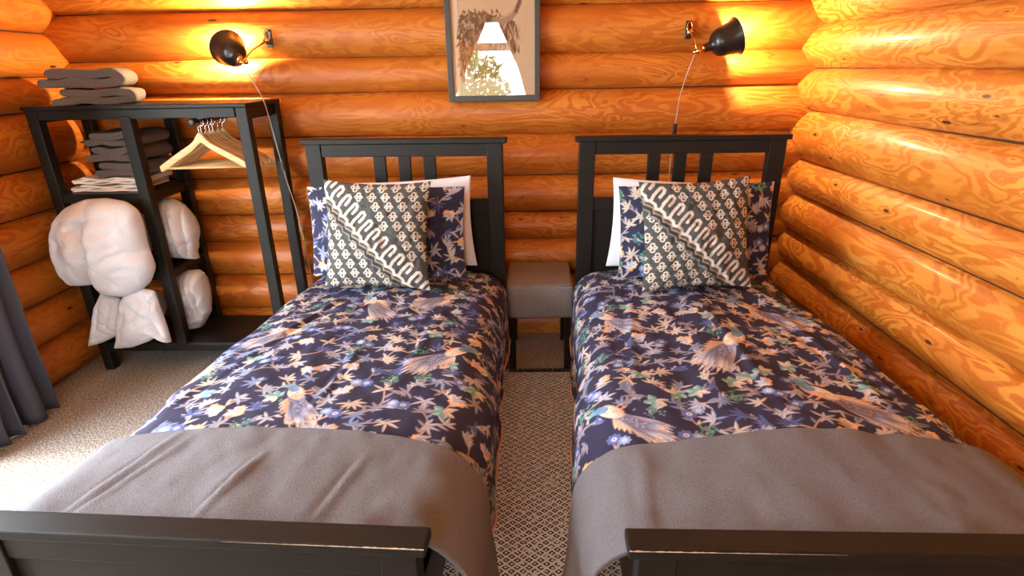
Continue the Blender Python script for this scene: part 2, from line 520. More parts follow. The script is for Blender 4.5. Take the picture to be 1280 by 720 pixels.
def window(name, axis, c, a0, a1, z0, z1, mull=1):
    """frame + pane; axis 'y' = opening in a side wall, 'x' = in the front wall"""
    root = tag(bpy.data.objects.new(name, None), kind='structure'); COL.objects.link(root)
    t = .06; dp = .05
    bm = bmesh.new()
    def bx(u0, u1, w0, w1):
        if axis == 'x': box(bm, u0, u1, c - dp, c, w0, w1)
        else: box(bm, c - dp, c, u0, u1, w0, w1)
    bx(a0, a0 + t, z0, z1); bx(a1 - t, a1, z0, z1); bx(a0, a1, z0, z0 + t); bx(a0, a1, z1 - t, z1)
    for k in range(mull):
        mx = a0 + (a1 - a0) * (k + 1) / (mull + 1); bx(mx - t / 2, mx + t / 2, z0, z1)
    tag(finish('window_frame', bm, M_WHITEFRAME, root, bevel=.004), kind='structure')
    bm = bmesh.new()
    if axis == 'x': box(bm, a0 + t, a1 - t, c - .03, c - .026, z0 + t, z1 - t)
    else: box(bm, c - .03, c - .026, a0 + t, a1 - t, z0 + t, z1 - t)
    tag(finish('window_pane', bm, M_GLASS, root), kind='structure')
    return root
window('window_1', 'y', -2.50, -2.75, -.80, .24, 2.12, 1)
window('added_fill_window', 'x', FRONT - .02, -2.2, -1.80, .6, 2.1, 0)  # unseen window added behind the camera to give fill daylight
# tapering window
root = tag(bpy.data.objects.new('window_3', None), kind='structure'); COL.objects.link(root)
bm = bmesh.new()
pts = [(-.87, 1.14), (.0, 1.14), (-.09, 1.47), (-.32, 1.97), (-.46, 1.97)]
a = [bm.verts.new((x, FRONT - .055, z)) for x, z in pts]; b = [bm.verts.new((x, FRONT - .05, z)) for x, z in pts]
bm.faces.new(a); bm.faces.new(b[::-1])
for i in range(5): bm.faces.new((a[i], a[(i + 1) % 5], b[(i + 1) % 5], b[i]))
tag(finish('window_pane', bm, M_GLASS, root), kind='structure')

# ------------------------------------------------------------------ painting cloth patterns
class Canvas:
    def __init__(s, w, h, res, base):
        s.w, s.h, s.r = w, h, res
        s.nx = int(round(w / res)) + 1; s.ny = int(round(h / res)) + 1
        s.c = np.empty((s.ny, s.nx, 3)); s.c[:] = base
        s.x = np.linspace(0, w, s.nx); s.y = np.linspace(0, h, s.ny)
    def win(s, x0, x1, y0, y1):
        i0 = max(0, int(x0 / s.w * (s.nx - 1))); i1 = min(s.nx, int(x1 / s.w * (s.nx - 1)) + 2)
        j0 = max(0, int(y0 / s.h * (s.ny - 1))); j1 = min(s.ny, int(y1 / s.h * (s.ny - 1)) + 2)
        if i1 <= i0 or j1 <= j0: return None
        X, Y = np.meshgrid(s.x[i0:i1], s.y[j0:j1])
        return slice(j0, j1), slice(i0, i1), X, Y
    def put(s, w, a, col):
        a = np.clip(a, 0, 1)[..., None]
        s.c[w[0], w[1]] = s.c[w[0], w[1]] * (1 - a) + a * np.asarray(col)
    def leaf(s, x, y, ang, ln, wd, c1, c2, rib=True):
        q = ln + wd
        w = s.win(x - q, x + q, y - q, y + q)
        if w is None: return
        ca, sa = math.cos(ang), math.sin(ang)
        u = ((w[2] - x) * ca + (w[3] - y) * sa) / ln; v = -(w[2] - x) * sa + (w[3] - y) * ca
        uu = np.clip(u, 0, 1)
        half = wd * np.sin(PI * uu ** .8) ** .8
        inside = (u > 0) & (u < 1)
        a = np.clip((half - np.abs(v)) / s.r + .6, 0, 1) * inside
        k = np.clip(v / wd * .9 + .5, 0, 1)[..., None]
        s.put(w, a, np.asarray(c1) * (1 - k) + np.asarray(c2) * k)
        if rib:
            s.put(w, np.clip(.8 - np.abs(v) / (s.r * .8), 0, .45) * (u > .1) * (u < .9), np.asarray(c2) * .5)
    def disc(s, x, y, rx, ry, ang, c):
        q = max(rx, ry) + s.r * 2
        w = s.win(x - q, x + q, y - q, y + q)
        if w is None: return
        ca, sa = math.cos(ang), math.sin(ang)
        u = ((w[2] - x) * ca + (w[3] - y) * sa) / rx; v = (-(w[2] - x) * sa + (w[3] - y) * ca) / ry
        d = np.sqrt(u * u + v * v)
        s.put(w, (1 - d) * min(rx, ry) / s.r + .5, c)
    def stroke(s, pts, wd, c):
        for (x0, y0), (x1, y1) in zip(pts[:-1], pts[1:]):
            q = wd + s.r * 2
            w = s.win(min(x0, x1) - q, max(x0, x1) + q, min(y0, y1) - q, max(y0, y1) + q)
            if w is None: continue
            dx, dy = x1 - x0, y1 - y0; L2 = dx * dx + dy * dy + 1e-12
            t = np.clip(((w[2] - x0) * dx + (w[3] - y0) * dy) / L2, 0, 1)
            d = np.hypot(w[2] - x0 - t * dx, w[3] - y0 - t * dy)
            s.put(w, (wd - d) / s.r + .5, c)
    def flower(s, x, y, r, c, cc, n=5, a0=0.0):
        w = s.win(x - r * 1.2, x + r * 1.2, y - r * 1.2, y + r * 1.2)
        if w is None: return
        th = np.arctan2(w[3] - y, w[2] - x) + a0; d = np.hypot(w[2] - x, w[3] - y)
        rr = r * (.72 + .28 * np.abs(np.cos(th * n / 2)))
        s.put(w, (rr - d) / s.r + .5, c)
        s.put(w, (r * .34 - d) / s.r + .5, cc)
        s.put(w, (r * .16 - d) / s.r + .5, np.asarray(cc) * .25)
    def poly(s, pts, c):
        xs = [p[0] for p in pts]; ys = [p[1] for p in pts]
        w = s.win(min(xs), max(xs), min(ys), max(ys))
        if w is None: return
        ins = np.zeros(w[2].shape, bool)
        n = len(pts)
        for i in range(n):
            x0, y0 = pts[i]; x1, y1 = pts[(i + 1) % n]
            if y0 == y1: continue
            cnd = (y0 > w[3]) != (y1 > w[3])
            ins ^= cnd & (w[2] < (x1 - x0) * (w[3] - y0) / (y1 - y0) + x0)
        s.put(w, ins.astype(float), c)

NAVY = (.028, .027, .064)
CREAM = (.70, .62, .54); PALE = (.52, .54, .66); LILAC = (.34, .31, .40); BLUE = (.10, .14, .36); SKY = (.25, .33, .55)
TEAL = (.12, .28, .28); AQUA = (.34, .50, .47); GREEN = (.03, .12, .10); ORANGE = (.70, .34, .16); PEACH = (.74, .50, .34); TAN = (.50, .35, .26); GOLD = (.60, .36, .12)

def bird(cv, x, y, tail, size, rnd, dark=False):
    """peacock seen from the side: long train toward angle tail, head the other way"""
    hx, hy = -math.cos(tail), -math.sin(tail)
    side = rnd.choice((-1, 1))
    px, py = -hy * side, hx * side
    S = size
    def at(f, g): return (x + hx * S * f + px * S * g, y + hy * S * f + py * S * g)
    # dark outline mass so the bird separates from the branches
    cv.leaf(*at(.10, 0), tail, S * .95, S * .20, NAVY, NAVY, False)
    cv.disc(x, y, S * .24, S * .15, tail, NAVY)
    # primary feathers hanging to one side
    for k in range(6):
        cv.leaf(*at(-.04 - .02 * k, -.02), tail - side * (.95 - k * .12), S * (.30 + .035 * k), S * .040, (.52, .34, .24), PEACH if k % 2 else CREAM)
    # long train
    nf = 9
    for ring, (l0, sp, c1s) in enumerate(((.92, .55, (CREAM, PALE, LILAC)), (.66, .5, (LILAC, SKY, (.24, .22, .30))))):
        for k in range(nf):
            f = (k / (nf - 1) - .5)
            a = tail + f * sp
            ln = S * l0 * (1 - .4 * abs(f)) * rnd.uniform(.92, 1.05)
            c = c1s[(k + ring) % 3]
            cv.leaf(*at(-.02, 0), a, ln, S * .042, tuple(v * .6 for v in c), c)
            if not ring:
                ex, ey = at(-.02, 0); ex += math.cos(a) * ln * .86; ey += math.sin(a) * ln * .86
                cv.disc(ex, ey, S * .026, S * .018, a, PEACH); cv.disc(ex, ey, S * .013, S * .010, a, BLUE)
    # scalloped wing coverts
    for k in range(34):
        f = .04 + .42 * (k / 33); g = rnd.uniform(-.09, .09) * (1 - f * .8)
        q = at(-f, g)
        cv.disc(q[0], q[1], S * .034, S * .027, tail, (.11, .13, .28) if not dark else (.12, .08, .09))
        cv.disc(q[0] + hx * S * .006, q[1] + hy * S * .006, S * .021, S * .016, tail, (.34, .36, .50) if not dark else (.34, .27, .27))
    # body
    b = at(.03, .0)
    cv.disc(b[0], b[1], S * .19, S * .105, tail, (.48, .38, .30)); b = at(.035, .012); cv.disc(b[0], b[1], S * .175, S * .090, tail, (.68, .59, .50))
    for k in range(26):
        q = at(rnd.uniform(-.11, .17), rnd.uniform(-.06, .07)); cv.disc(q[0], q[1], S * .018, S * .009, tail, (.50, .38, .29))
    # neck, head, beak, crest
    n = [at(.14, .01), at(.22, .03), at(.28, .075), at(.31, .13)]
    for k in range(3): cv.stroke([n[k], n[k + 1]], S * (.060 - .013 * k), ((.16, .26, .42), (.12, .24, .40), (.14, .34, .42))[k])
    cv.disc(n[3][0], n[3][1], S * .045, S * .037, tail, (.22, .36, .40))
    q = at(.325, .13); cv.disc(q[0], q[1], S * .018, S * .016, tail, GOLD)
    cv.leaf(*at(.335, .13), tail + PI, S * .085, S * .016, PEACH, CREAM, False)
    for k in (-1, 0, 1): cv.stroke([at(.30, .165), at(.27 + .025 * k, .225)], S * .006, PALE)
    for g in (-.03, .04):
        cv.stroke([at(g, -.08), at(g - .01, -.19)], S * .011, ORANGE)

def floral(cv, seed, birds=(), dens=.057, tone=1.0):
    rnd = random.Random(seed)
    pts = []
    W, H = cv.w, cv.h
    for _ in range(12000):
        p = (rnd.uniform(-.02, W + .02), rnd.uniform(-.02, H + .02))
        if all((p[0] - q[0]) ** 2 + (p[1] - q[1]) ** 2 > dens * dens for q in pts): pts.append(p)
    pts.sort(key=lambda p: p[0] * .5 + p[1])
    par = [None] * len(pts)
    for i in range(1, len(pts)):
        j = min(range(i), key=lambda k: (pts[k][0] - pts[i][0]) ** 2 + (pts[k][1] - pts[i][1]) ** 2)
        par[i] = j
        (x0, y0), (x1, y1) = pts[j], pts[i]
        if (x0 - x1) ** 2 + (y0 - y1) ** 2 > .05: continue
        mx = (x0 + x1) / 2 + rnd.uniform(-.35, .35) * (y1 - y0); my = (y0 + y1) / 2 - rnd.uniform(-.35, .35) * (x1 - x0)
        P = [((1 - t) ** 2 * x0 + 2 * t * (1 - t) * mx + t * t * x1, (1 - t) ** 2 * y0 + 2 * t * (1 - t) * my + t * t * y1) for t in np.linspace(0, 1, 8)]
        cv.stroke(P, rnd.uniform(.0020, .0030), rnd.choice((TAN, TAN, (.34, .26, .24), (.52, .36, .25))))
        for t in (2, 4, 6):
            if rnd.random() < .75:
                a = math.atan2(P[t + 1][1] - P[t][1], P[t + 1][0] - P[t][0]) + rnd.choice((-1, 1)) * rnd.uniform(.5, 1.0)
                c = rnd.choice((CREAM, PALE, LILAC, SKY))
                cv.leaf(P[t][0], P[t][1], a, rnd.uniform(.026, .044), .0046, tuple(v * .7 for v in c), c)
    for i, (x, y) in enumerate(pts):
        a0 = rnd.uniform(0, 2 * PI); k = rnd.random()
        if k < .62:
            c = rnd.choice((CREAM, CREAM, PALE, PALE, LILAC, SKY, BLUE))
            n = rnd.choice((4, 5, 5, 6, 7)); sp = rnd.uniform(2.4, 4.6)
            for q in range(n):
                a = a0 + (q / max(1, n - 1) - .5) * sp
                ln = rnd.uniform(.032, .054) * (1 - .25 * abs(q / (n - 1) - .5))
                cv.leaf(x, y, a, ln, rnd.uniform(.0036, .0056), tuple(v * .62 for v in c), c)
        elif k < .74:
            for q in range(rnd.choice((1, 2, 2, 3))):
                cx = x + math.cos(a0 + q * 2) * .022 * (q > 0); cy = y + math.sin(a0 + q * 2) * .022 * (q > 0)
                cv.flower(cx, cy, rnd.uniform(.015, .020), rnd.choice((ORANGE, PEACH, PEACH, GOLD)), CREAM, 6, a0)
            for q in range(3): cv.leaf(x, y, a0 + 2.5 + q * .7, .040, .007, tuple(v * .7 for v in PALE), PALE)
        elif k < .84:
            cv.flower(x, y, .024, BLUE, (.6, .62, .7), 8, a0); cv.flower(x + .034 * math.cos(a0), y + .034 * math.sin(a0), .019, SKY, (.7, .7, .75), 8, a0)
        elif k < .915:
            for q in range(3): cv.leaf(x, y, a0 + q * 1.2, .038, .013, TEAL, AQUA)
            for q in range(2): cv.leaf(x, y, a0 + 3.4 + q, .040, .009, tuple(v * .7 for v in CREAM), CREAM)
        else:
            for q in range(22):
                r = .032 * math.sqrt(rnd.random()); t = rnd.uniform(0, 2 * PI)
                cv.disc(x + r * math.cos(t), y + r * math.sin(t), .006, .006, 0, rnd.choice((GREEN, (.05, .20, .15), (.02, .08, .10))))
                cv.disc(x + r * math.cos(t), y + r * math.sin(t), .002, .002, 0, AQUA)
    for (bx, by, t, s) in birds:
        bird(cv, bx, by, t, s, rnd, rnd.random() < .4)
    cv.c *= tone

# ------------------------------------------------------------------ beds
BW, BL = .9843, 1.9446
def make_bed(label, loc, rot):
    b = thing('single_bed', label, 'bed', loc, rot, None)
    h = BW / 2
    for s in (-1, 1):
        x = s * (h - .02 - .0375)
        boxobj('headboard_post', (x - .0375, x + .0375, .006, .058, 0, 1.178), M_BLACK, b)
    boxobj('headboard_cap', (-h, h, 0, .066, 1.176, 1.2), M_BLACK, b, .004)
    xi = h - .02 - .075
    boxobj('headboard_top_rail', (-xi, xi, .012, .050, 1.118, 1.176), M_BLACK, b)
    for k in (-1, 0, 1):
        boxobj('headboard_slat', (k * .121 - .029, k * .121 + .029, .020, .044, .91, 1.12), M_BLACK, b, .002)
    boxobj('headboard_middle_rail', (-xi, xi, .012, .050, .856, .915), M_BLACK, b)
    boxobj('headboard_panel', (-xi, xi, .022, .040, .28, .858), M_BLACK, b, .001)
    for s in (-1, 1):
        x = s * (h - .070)
        boxobj('side_rail', (x - .012, x + .012, -BL, .01, .22, .40), M_BLACK, b)
    # mattress
    bm = bmesh.new(); box(bm, -.395, .395, -BL + .03, -.005, .30, .520)
    finish('mattress', bm, M_COTTON, b, True, .05, 4)
    # footboard
    y0 = -BL
    for s in (-1, 1):
        x = s * (h - .02 - .0375)
        boxobj('footboard_post', (x - .0375, x + .0375, y0 - .055, y0 - .006, 0, .64), M_BLACK, b)
    bm = bmesh.new(); box(bm, -h, h, y0 - .0626, y0, .636, .66)
    cap = finish('footboard_cap', bm, M_BLACK, b, bevel=.004)
    # bare edges where the stain has worn off
    bm = bmesh.new(); rnd = random.Random(int(loc[0] * 100) + 7)
    sd = 1 if loc[0] < 0 else -1
    rw = []
    for k in range(60):
        x = sd * (h - .0015 - k * .0068); wz = .0007 * (1 - k / 60) ** 1.3 * rnd.uniform(.25, 1.6)
        rw.append([bm.verts.new((x, y0 - .0630, .6575 - wz)), bm.verts.new((x, y0 - .0630, .6578 + wz * .6)), bm.verts.new((x, y0 - .0630 + wz * .8, .6580 + wz * 2.6))])
    for k in range(59):
        for q in (0, 1): bm.faces.new((rw[k][q], rw[k + 1][q], rw[k + 1][q + 1], rw[k][q + 1]))
    finish('worn_edge', bm, M_WORN, cap)
    boxobj('footboard_top_rail', (-xi, xi, y0 - .049, y0 - .012, .575, .636), M_BLACK, b)
    boxobj('footboard_panel', (-xi, xi, y0 - .040, y0 - .022, .22, .58), M_BLACK, b, .001)
    return b

LB = ((-.5884, .0166, 0), -.0515); RB = ((.7125, -.0166, 0), -.0172)
make_bed('black wooden single bed nearer the wardrobe, with slatted headboard', *LB)
make_bed('black wooden single bed along the right log wall, with slatted headboard', *RB)

def profile(s, a=.545, r=.15, ztop=.600, flare=0.0):
    """arc length -> x, z, nx, nz of the cloth over the bed"""
    L1 = a - r; L2 = L1 + r * PI / 2
    sg = np.sign(s); t = np.abs(s)
    x = np.where(t < L1, t, np.where(t < L2, L1 + r * np.sin(np.clip((t - L1) / r, 0, PI / 2)), a + flare * (t - L2)))
    z = np.where(t < L1, ztop, np.where(t < L2, ztop - r + r * np.cos(np.clip((t - L1) / r, 0, PI / 2)), ztop - r - (t - L2)))
    nx = np.where(t < L1, 0, np.where(t < L2, np.sin(np.clip((t - L1) / r, 0, PI / 2)), 1)) * sg
    nz = np.where(t < L1, 1, np.where(t < L2, np.cos(np.clip((t - L1) / r, 0, PI / 2)), 0))
    z = z - .022 * (np.minimum(t, L1) / L1) ** 2
    return x * sg, z, nx, nz

S_D = .83; L_D = 1.66
def cloth_height(s, y, seed, folds, amp=1.0):
    h = .010 * fbm(s * 4.5, y * 3.2, seed, 2) + .0035 * fbm(s * 15, y * 11, seed + 5, 2)
    # soft ruching: ridges along the bed
    h = h + .003 * np.sin(s * 38 + 3 * vnoise(s * 3, y * 3, seed + 11) + y * 6) * np.clip(vnoise(s * 2.2, y * 2.2, seed + 20), 0, 1)
    for (x0, y0, x1, y1, d, w) in folds:
        dx, dy = x1 - x0, y1 - y0; L2 = dx * dx + dy * dy
        t = np.clip(((s - x0) * dx + (y - y0) * dy) / L2, 0, 1)
        sd = ((s - x0) * dy - (y - y0) * dx) / math.sqrt(L2)
        dd = np.hypot(s - x0 - t * dx, y - y0 - t * dy)
        env = np.exp(-(dd / w) ** 2) * np.sin(PI * np.clip(t, .02, .98)) ** .5
        h = h + d * env - .6 * d * np.exp(-((sd - 1.7 * w) / w) ** 2) * np.exp(-(dd / (2.6 * w)) ** 4) * np.sin(PI * np.clip(t, .0, 1))
    return h * amp

def make_duvet(label, loc, rot, seed, birds, folds):
    cv = Canvas(2 * S_D, L_D, .003, NAVY)
    floral(cv, seed, [(bx + S_D, by + L_D, t, sz) for (bx, by, t, sz) in birds])
    s = np.linspace(-S_D, S_D, cv.nx)[None, :]; y = np.linspace(-L_D, -.012, cv.ny)[:, None]
    s = np.broadcast_to(s, (cv.ny, cv.nx)); y = np.broadcast_to(y, (cv.ny, cv.nx))
    x, z, nx, nz = profile(s)
    h = cloth_height(s, y, seed, folds)
    side = np.clip((np.abs(s) - .55) / .2, 0, 1)
    h = h + side * .010 * np.sin(y * 17 + 2 * vnoise(y * 3, s * 0 + seed, 4)) - .0
    hem = .02 * vnoise(y * 4, np.sign(s) * 3, seed) * side
    # rounded plump end at the pillows
    e = np.clip((y + .10) / .09, 0, 1); h = h * np.clip(-y / .5, .35, 1) - .045 * e ** 2
    tuck = 1 - .088 * np.clip((y + 1.35) / 1.0, 0, 1)      # drawn in toward the pillows
    P = np.stack([(x + nx * h) * tuck, y, z + nz * h + hem * (nz < .5)], -1)
    o = grid_mesh('duvet', P, M_DUVET, None, cv.c)
    o.location = loc; o.rotation_euler = (0, 0, rot)
    tag(o, label, 'duvet')
    sm = o.modifiers.new('thickness', 'SOLIDIFY'); sm.thickness = .014; sm.offset = -1
    # piping along both hems
    for col in (0, cv.nx - 1):
        sgn = -1 if col == 0 else 1
        bm = bmesh.new()
        tube(bm, [Vector(P[j, col]) + Vector((sgn * .003, 0, -.003)) for j in range(0, cv.ny, 6)], .0042, 8)
        finish('hem_piping', bm, M_PIPING, o, True)
    return o

def ang(h, t): return math.atan2(t[1] - h[1], t[0] - h[0])
def bd(h, t, k=.92):
    L = math.hypot(t[0] - h[0], t[1] - h[1]); S = max(.26, L / 1.32) * k
    a = ang(h, t)
    return (h[0] + math.cos(a) * S * .33, h[1] + math.sin(a) * S * .33, a, S)
left_birds = [bd((-.105, -.46), (.11, -.79)), bd((.45, -.925), (.20, -1.21)), bd((-.09, -1.25), (.07, -1.56)), bd((-.20, -.80), (-.40, -.96)), bd((-.62, -1.30), (-.42, -1.02)), bd((.70, -.4), (.62, -.72)), bd((.36, -.40), (.16, -.58))]
right_birds = [bd((-.46, -.57), (-.26, -.85)), bd((.09, -.83), (-.18, -1.22)), bd((-.50, -1.31), (-.26, -1.57)), bd((.15, -.48), (.40, -.85)), bd((.12, -1.20), (.40, -1.56)), bd((-.72, -.95), (-.66, -1.28)), bd((.60, -.7), (.66, -1.05))]
left_folds = [(-.16, -.42, -.30, -.95, -.0055, .013), (-.20, -.60, -.42, -1.45, -.005, .018), (-.02, -.45, -.10, -.75, .007, .012), (-.44, -.60, -.50, -1.4, .005, .02), (.30, -.5, .24, -1.3, .005, .02), (.05, -.9, .02, -1.5, .005, .014)]
right_folds = [(-.30, -.45, -.36, -1.2, .006, .018), (.30, -.5, .36, -1.4, .006, .02), (.0, -.6, .05, -1.5, .004, .02), (.46, -.6, .48, -1.5, .007, .016)]
make_duvet('navy bird and branch print duvet on the bed nearer the wardrobe', *LB, 21, left_birds, left_folds)
make_duvet('navy bird and branch print duvet on the bed against the right wall', *RB, 34, right_birds, right_folds)

def make_blanket(label, loc, rot, seed, folds):
    SB = 1.0 if seed == 1 else 1.13; nx, ny = 260, 130
    s = np.linspace(-SB, SB, nx)[None, :] + np.zeros((ny, 1))
    yy = np.linspace(0, 1, ny)[:, None] + np.zeros((1, nx))
    front = -1.548 - .035 * (np.abs(s) / .55) ** 2.2 * (np.abs(s) < 2) + .005 * vnoise(s * 4, s * 0 + seed, 2)
    front = np.maximum(front, -1.66)
    y = front + (-1.922 - front) * yy
    x, z, nxn, nz = profile(s, .545, .15, .600, .05 if seed == 1 else .13)
    h = cloth_height(s, y, 21 if seed == 1 else 34, []) * .7 + cloth_height(s, y, seed + 50, folds, .5) + .020
    edge = np.clip(1 - yy / .02, 0, 1); h = h - edge * .010
    side = np.clip((np.abs(s) - .6) / .3, 0, 1)
    h = h + side * .016 * np.sin(y * 22 + seed)
    P = np.stack([x + nxn * h, y, np.maximum(z + nz * h, .012)], -1)
    o = grid_mesh('wool_blanket', P, M_BLANKET)
    o.location = loc; o.rotation_euler = (0, 0, rot)
    sm = o.modifiers.new('thickness', 'SOLIDIFY'); sm.thickness = .010; sm.offset = -1
    return tag(o, label, 'blanket')
make_blanket('grey wool blanket over the foot of the bed nearer the wardrobe', *LB, 1, [(-.26, -1.57, -.34, -1.92, .010, .009), (-.22, -1.60, -.31, -1.92, .008, .008), (.02, -1.68, -.02, -1.92, .016, .009), (.27, -1.66, .23, -1.90, .010, .010)])
make_blanket('grey wool blanket over the foot of the bed by the right wall', *RB, 2, [(-.40, -1.6, -.43, -1.9, .008, .014), (.2, -1.7, .25, -1.9, .005, .03)])

# ------------------------------------------------------------------ pillows and cushions
def pillow_pts(w, h, t, nu, nv, seed, ears=.05, wr=1.0, sharp=.55):
    u = np.linspace(-1, 1, nu)[None, :] + np.zeros((nv, 1)); v = np.linspace(-1, 1, nv)[:, None] + np.zeros((1, nu))
    x = w / 2 * u * (1 - ears * (1 - v * v)); y = h / 2 * v * (1 - ears * (1 - u * u))
    f = ((1 - u ** 2) * (1 - v ** 2)); f = np.clip(f, 0, 1) ** sharp
    def side(k):
        n = .10 * fbm(u * 2 + k * 9, v * 2, seed, 2) + .05 * wr * fbm(u * 5, v * 5 + k * 5, seed + 3, 2)
        return t / 2 * f * (1 + n) + .003 * wr * fbm(u * 9, v * 9, seed + 8, 2) * np.clip(f * 4, 0, 1)
    return np.stack([x, y, side(0)], -1), np.stack([x, y, -side(1)], -1)

def pillow(name, w, h, t, mat, seed, cv=None, back=(.5, .48, .46), ears=.05, n=None, wr=1.0, sharp=.55, parent=None):
    nu, nv = (cv.nx, cv.ny) if cv else (n or (70, 50))
    A, B = pillow_pts(w, h, t, nu, nv, seed, ears, wr, sharp)
    V = np.vstack([A.reshape(-1, 3), B.reshape(-1, 3)])
    idx = np.arange(nu * nv).reshape(nv, nu)
    F1 = np.stack([idx[:-1, :-1], idx[:-1, 1:], idx[1:, 1:], idx[1:, :-1]], -1).reshape(-1, 4)
    F2 = F1[:, ::-1] + nu * nv
    # weld the rims with a narrow edge
    rim = np.concatenate([idx[0, :-1], idx[:-1, -1], idx[-1, :0:-1], idx[:0:-1, 0]])
    V[rim + nu * nv, 2] -= .004; V[rim, 2] += .004
    r2 = np.roll(rim, -1)
    F3 = np.stack([r2, rim, rim + nu * nv, r2 + nu * nv], -1)
    C = None
    if cv is not None:
        C = np.vstack([cv.c.reshape(-1, 3), np.broadcast_to(back, (nu * nv, 3))])
    return quads(name, V, np.vstack([F1, F2, F3]), mat, parent, C)

def place(o, bed, x, y, z, lean, yaw=0.0, roll=0.0):
    """stand a pillow on the bed: local XY plane upright, +Z toward the foot"""
    (lx, ly, _), r = bed
    M = Matrix.Translation((lx, ly, 0)) @ Matrix.Rotation(r, 4, 'Z') @ Matrix.Translation((x, y, z)) @ Matrix.Rotation(yaw, 4, 'Z') @ Matrix.Rotation(PI / 2 - lean, 4, 'X') @ Matrix.Rotation(roll, 4, 'Z')
    o.matrix_world = M
    return o

CB = (.055, .056, .055)   # charcoal ground
WHT = (.54, .50, .44); TANM = (.40, .26, .15); GREYL = (.17, .17, .165)
def cushion_canvas(seed):
    cv = Canvas(.47, .47, .002, CB)
    # fine woven grey flecks
    n = vnoise(cv.x[None, :] * 400, cv.y[:, None] * 400, seed); cv.c += np.clip(n, 0, 1)[..., None] * .035
    W = .47
    def pt(a, b): return (a * W, (1 - b) * W)      # a right, b down, unit square
    # rows of trefoil motifs
    def motif(a, b, k=1.0):
        x, y = pt(a, b); e = .0072 * k
        for sg in (1, -1):   # upper and lower curled lobes
            P = [(x - e * .1, y + sg * e * .3), (x - e * 1.1, y + sg * e * 1.0), (x - e * 1.0, y + sg * e * 2.2), (x + e * .1, y + sg * e * 2.7), (x + e * 1.2, y + sg * e * 2.1), (x + e * 1.0, y + sg * e * 1.2)]
            cv.stroke(P, .0026 * k, WHT)
        P = [(x - e * 2.6, y), (x - e * 1.7, y + e * .9), (x - e * .8, y), (x - e * 1.7, y - e * .9), (x - e * 2.6, y)]
        cv.stroke(P, .0022 * k, WHT)
        P = [(x + e * .6, y + e * .5), (x + e * 1.8, y + e * .85), (x + e * 2.7, y), (x + e * 1.8, y - e * .85), (x + e * .6, y - e * .5)]
        cv.stroke(P, .0022 * k, WHT)
        cv.stroke([(x - e * .2, y), (x + e * 1.9, y)], .0026 * k, TANM)
        cv.disc(x - e * 1.7, y, e * .42, e * .42, 0, (.02, .02, .02))
    px, py = .128, .092
    for r in range(-1, 13):
        for c in range(-3, 12):
            a = .06 + c * px + (r % 3) * px / 3.0; b = .045 + r * py
            d = (b - .02) - (a - .02) * 1.04      # below diagonal is positive
            if d > .24 or d < -.20:
                motif(a, b)
    # stepped grey bands under the meander
    step = .0735; sy = .0795
    for k, (off, c) in enumerate(((.185, GREYL), (.15, (.03, .03, .03)), (.115, (.26, .20, .15)))):
        P = []
        for i in range(-2, 16):
            a = i * step - off * .5 - .005; b = i * sy + off * .5 + .02
            P += [pt(a, b), pt(a, b + sy * .55), pt(a + step * .5, b + sy * .75)]
        cv.stroke(P, .0035 if k != 1 else .005, c)
    # white meander: zigzag base with hooked teeth
    P = []
    for i in range(-2, 16):
        a = i * step - .045; b = i * sy + .045
        P += [pt(a, b), pt(a + .004, b + sy * .5), pt(a + step * .55, b + sy * .62)]
    cv.stroke(P, .0065, WHT)
    for i in range(-2, 16):
        a = i * step - .045; b = i * sy + .045
        s0 = (a + step * .55, b + sy * .62)
        H = [s0, (s0[0] + .035, s0[1] - .055), (s0[0] + .105, s0[1] - .125), (s0[0] + .128, s0[1] - .128), (s0[0] + .140, s0[1] - .105), (s0[0] + .125, s0[1] - .075), (s0[0] + .085, s0[1] - .035)]
        cv.stroke([pt(*h) for h in H], .0062, WHT)
    return cv

def floral_canvas(w, h, seed, birds=()):
    cv = Canvas(w, h, .003, NAVY); floral(cv, seed, birds, .062); return cv

def border_pillow(seed): return floral_canvas(.74, .45, seed)

# the left bed
o = pillow('pillow', .64, .42, .09, M_COTTON, 3, n=(80, 60))
place(o, LB, .022, -.105, .820, .13, 0, .05)
tag(o, 'white pillow behind the navy print pillow on the bed nearer the wardrobe', 'pillow')
o = pillow('print_pillow', .725, .41, .115, M_DUVET, 5, border_pillow(77), ears=.03)
place(o, LB, -.045, -.220, .812, .18)
tag(o, 'navy bird print pillow behind the patterned cushion nearer the wardrobe', 'pillow')
o = pillow('cushion', .468, .465, .16, M_CUSHION, 9, cushion_canvas(1), (.05, .05, .05), ears=.075, wr=1.0, sharp=.5)
place(o, LB, -.045, -.378, .840, .27, 0, -.02)
tag(o, 'square charcoal and cream geometric cushion on the bed nearer the wardrobe', 'cushion')
# the right bed
o = pillow('pillow', .63, .41, .09, M_COTTON, 13, n=(80, 60))
place(o, RB, -.015, -.105, .81, .13, 0, -.05)
tag(o, 'white pillow behind the navy print pillow on the bed against the right wall', 'pillow')
o = pillow('print_pillow', .675, .41, .115, M_DUVET, 15, border_pillow(99), ears=.03)
place(o, RB, .035, -.220, .812, .18, 0, .02)
tag(o, 'navy bird print pillow behind the patterned cushion by the right wall', 'pillow')
o = pillow('cushion', .462, .465, .16, M_CUSHION, 19, cushion_canvas(2), (.05, .05, .05), ears=.08, wr=1.2, sharp=.5)
place(o, RB, .000, -.378, .836, .27, .02, .045)
tag(o, 'square charcoal and cream geometric cushion on the bed by the right wall', 'cushion')

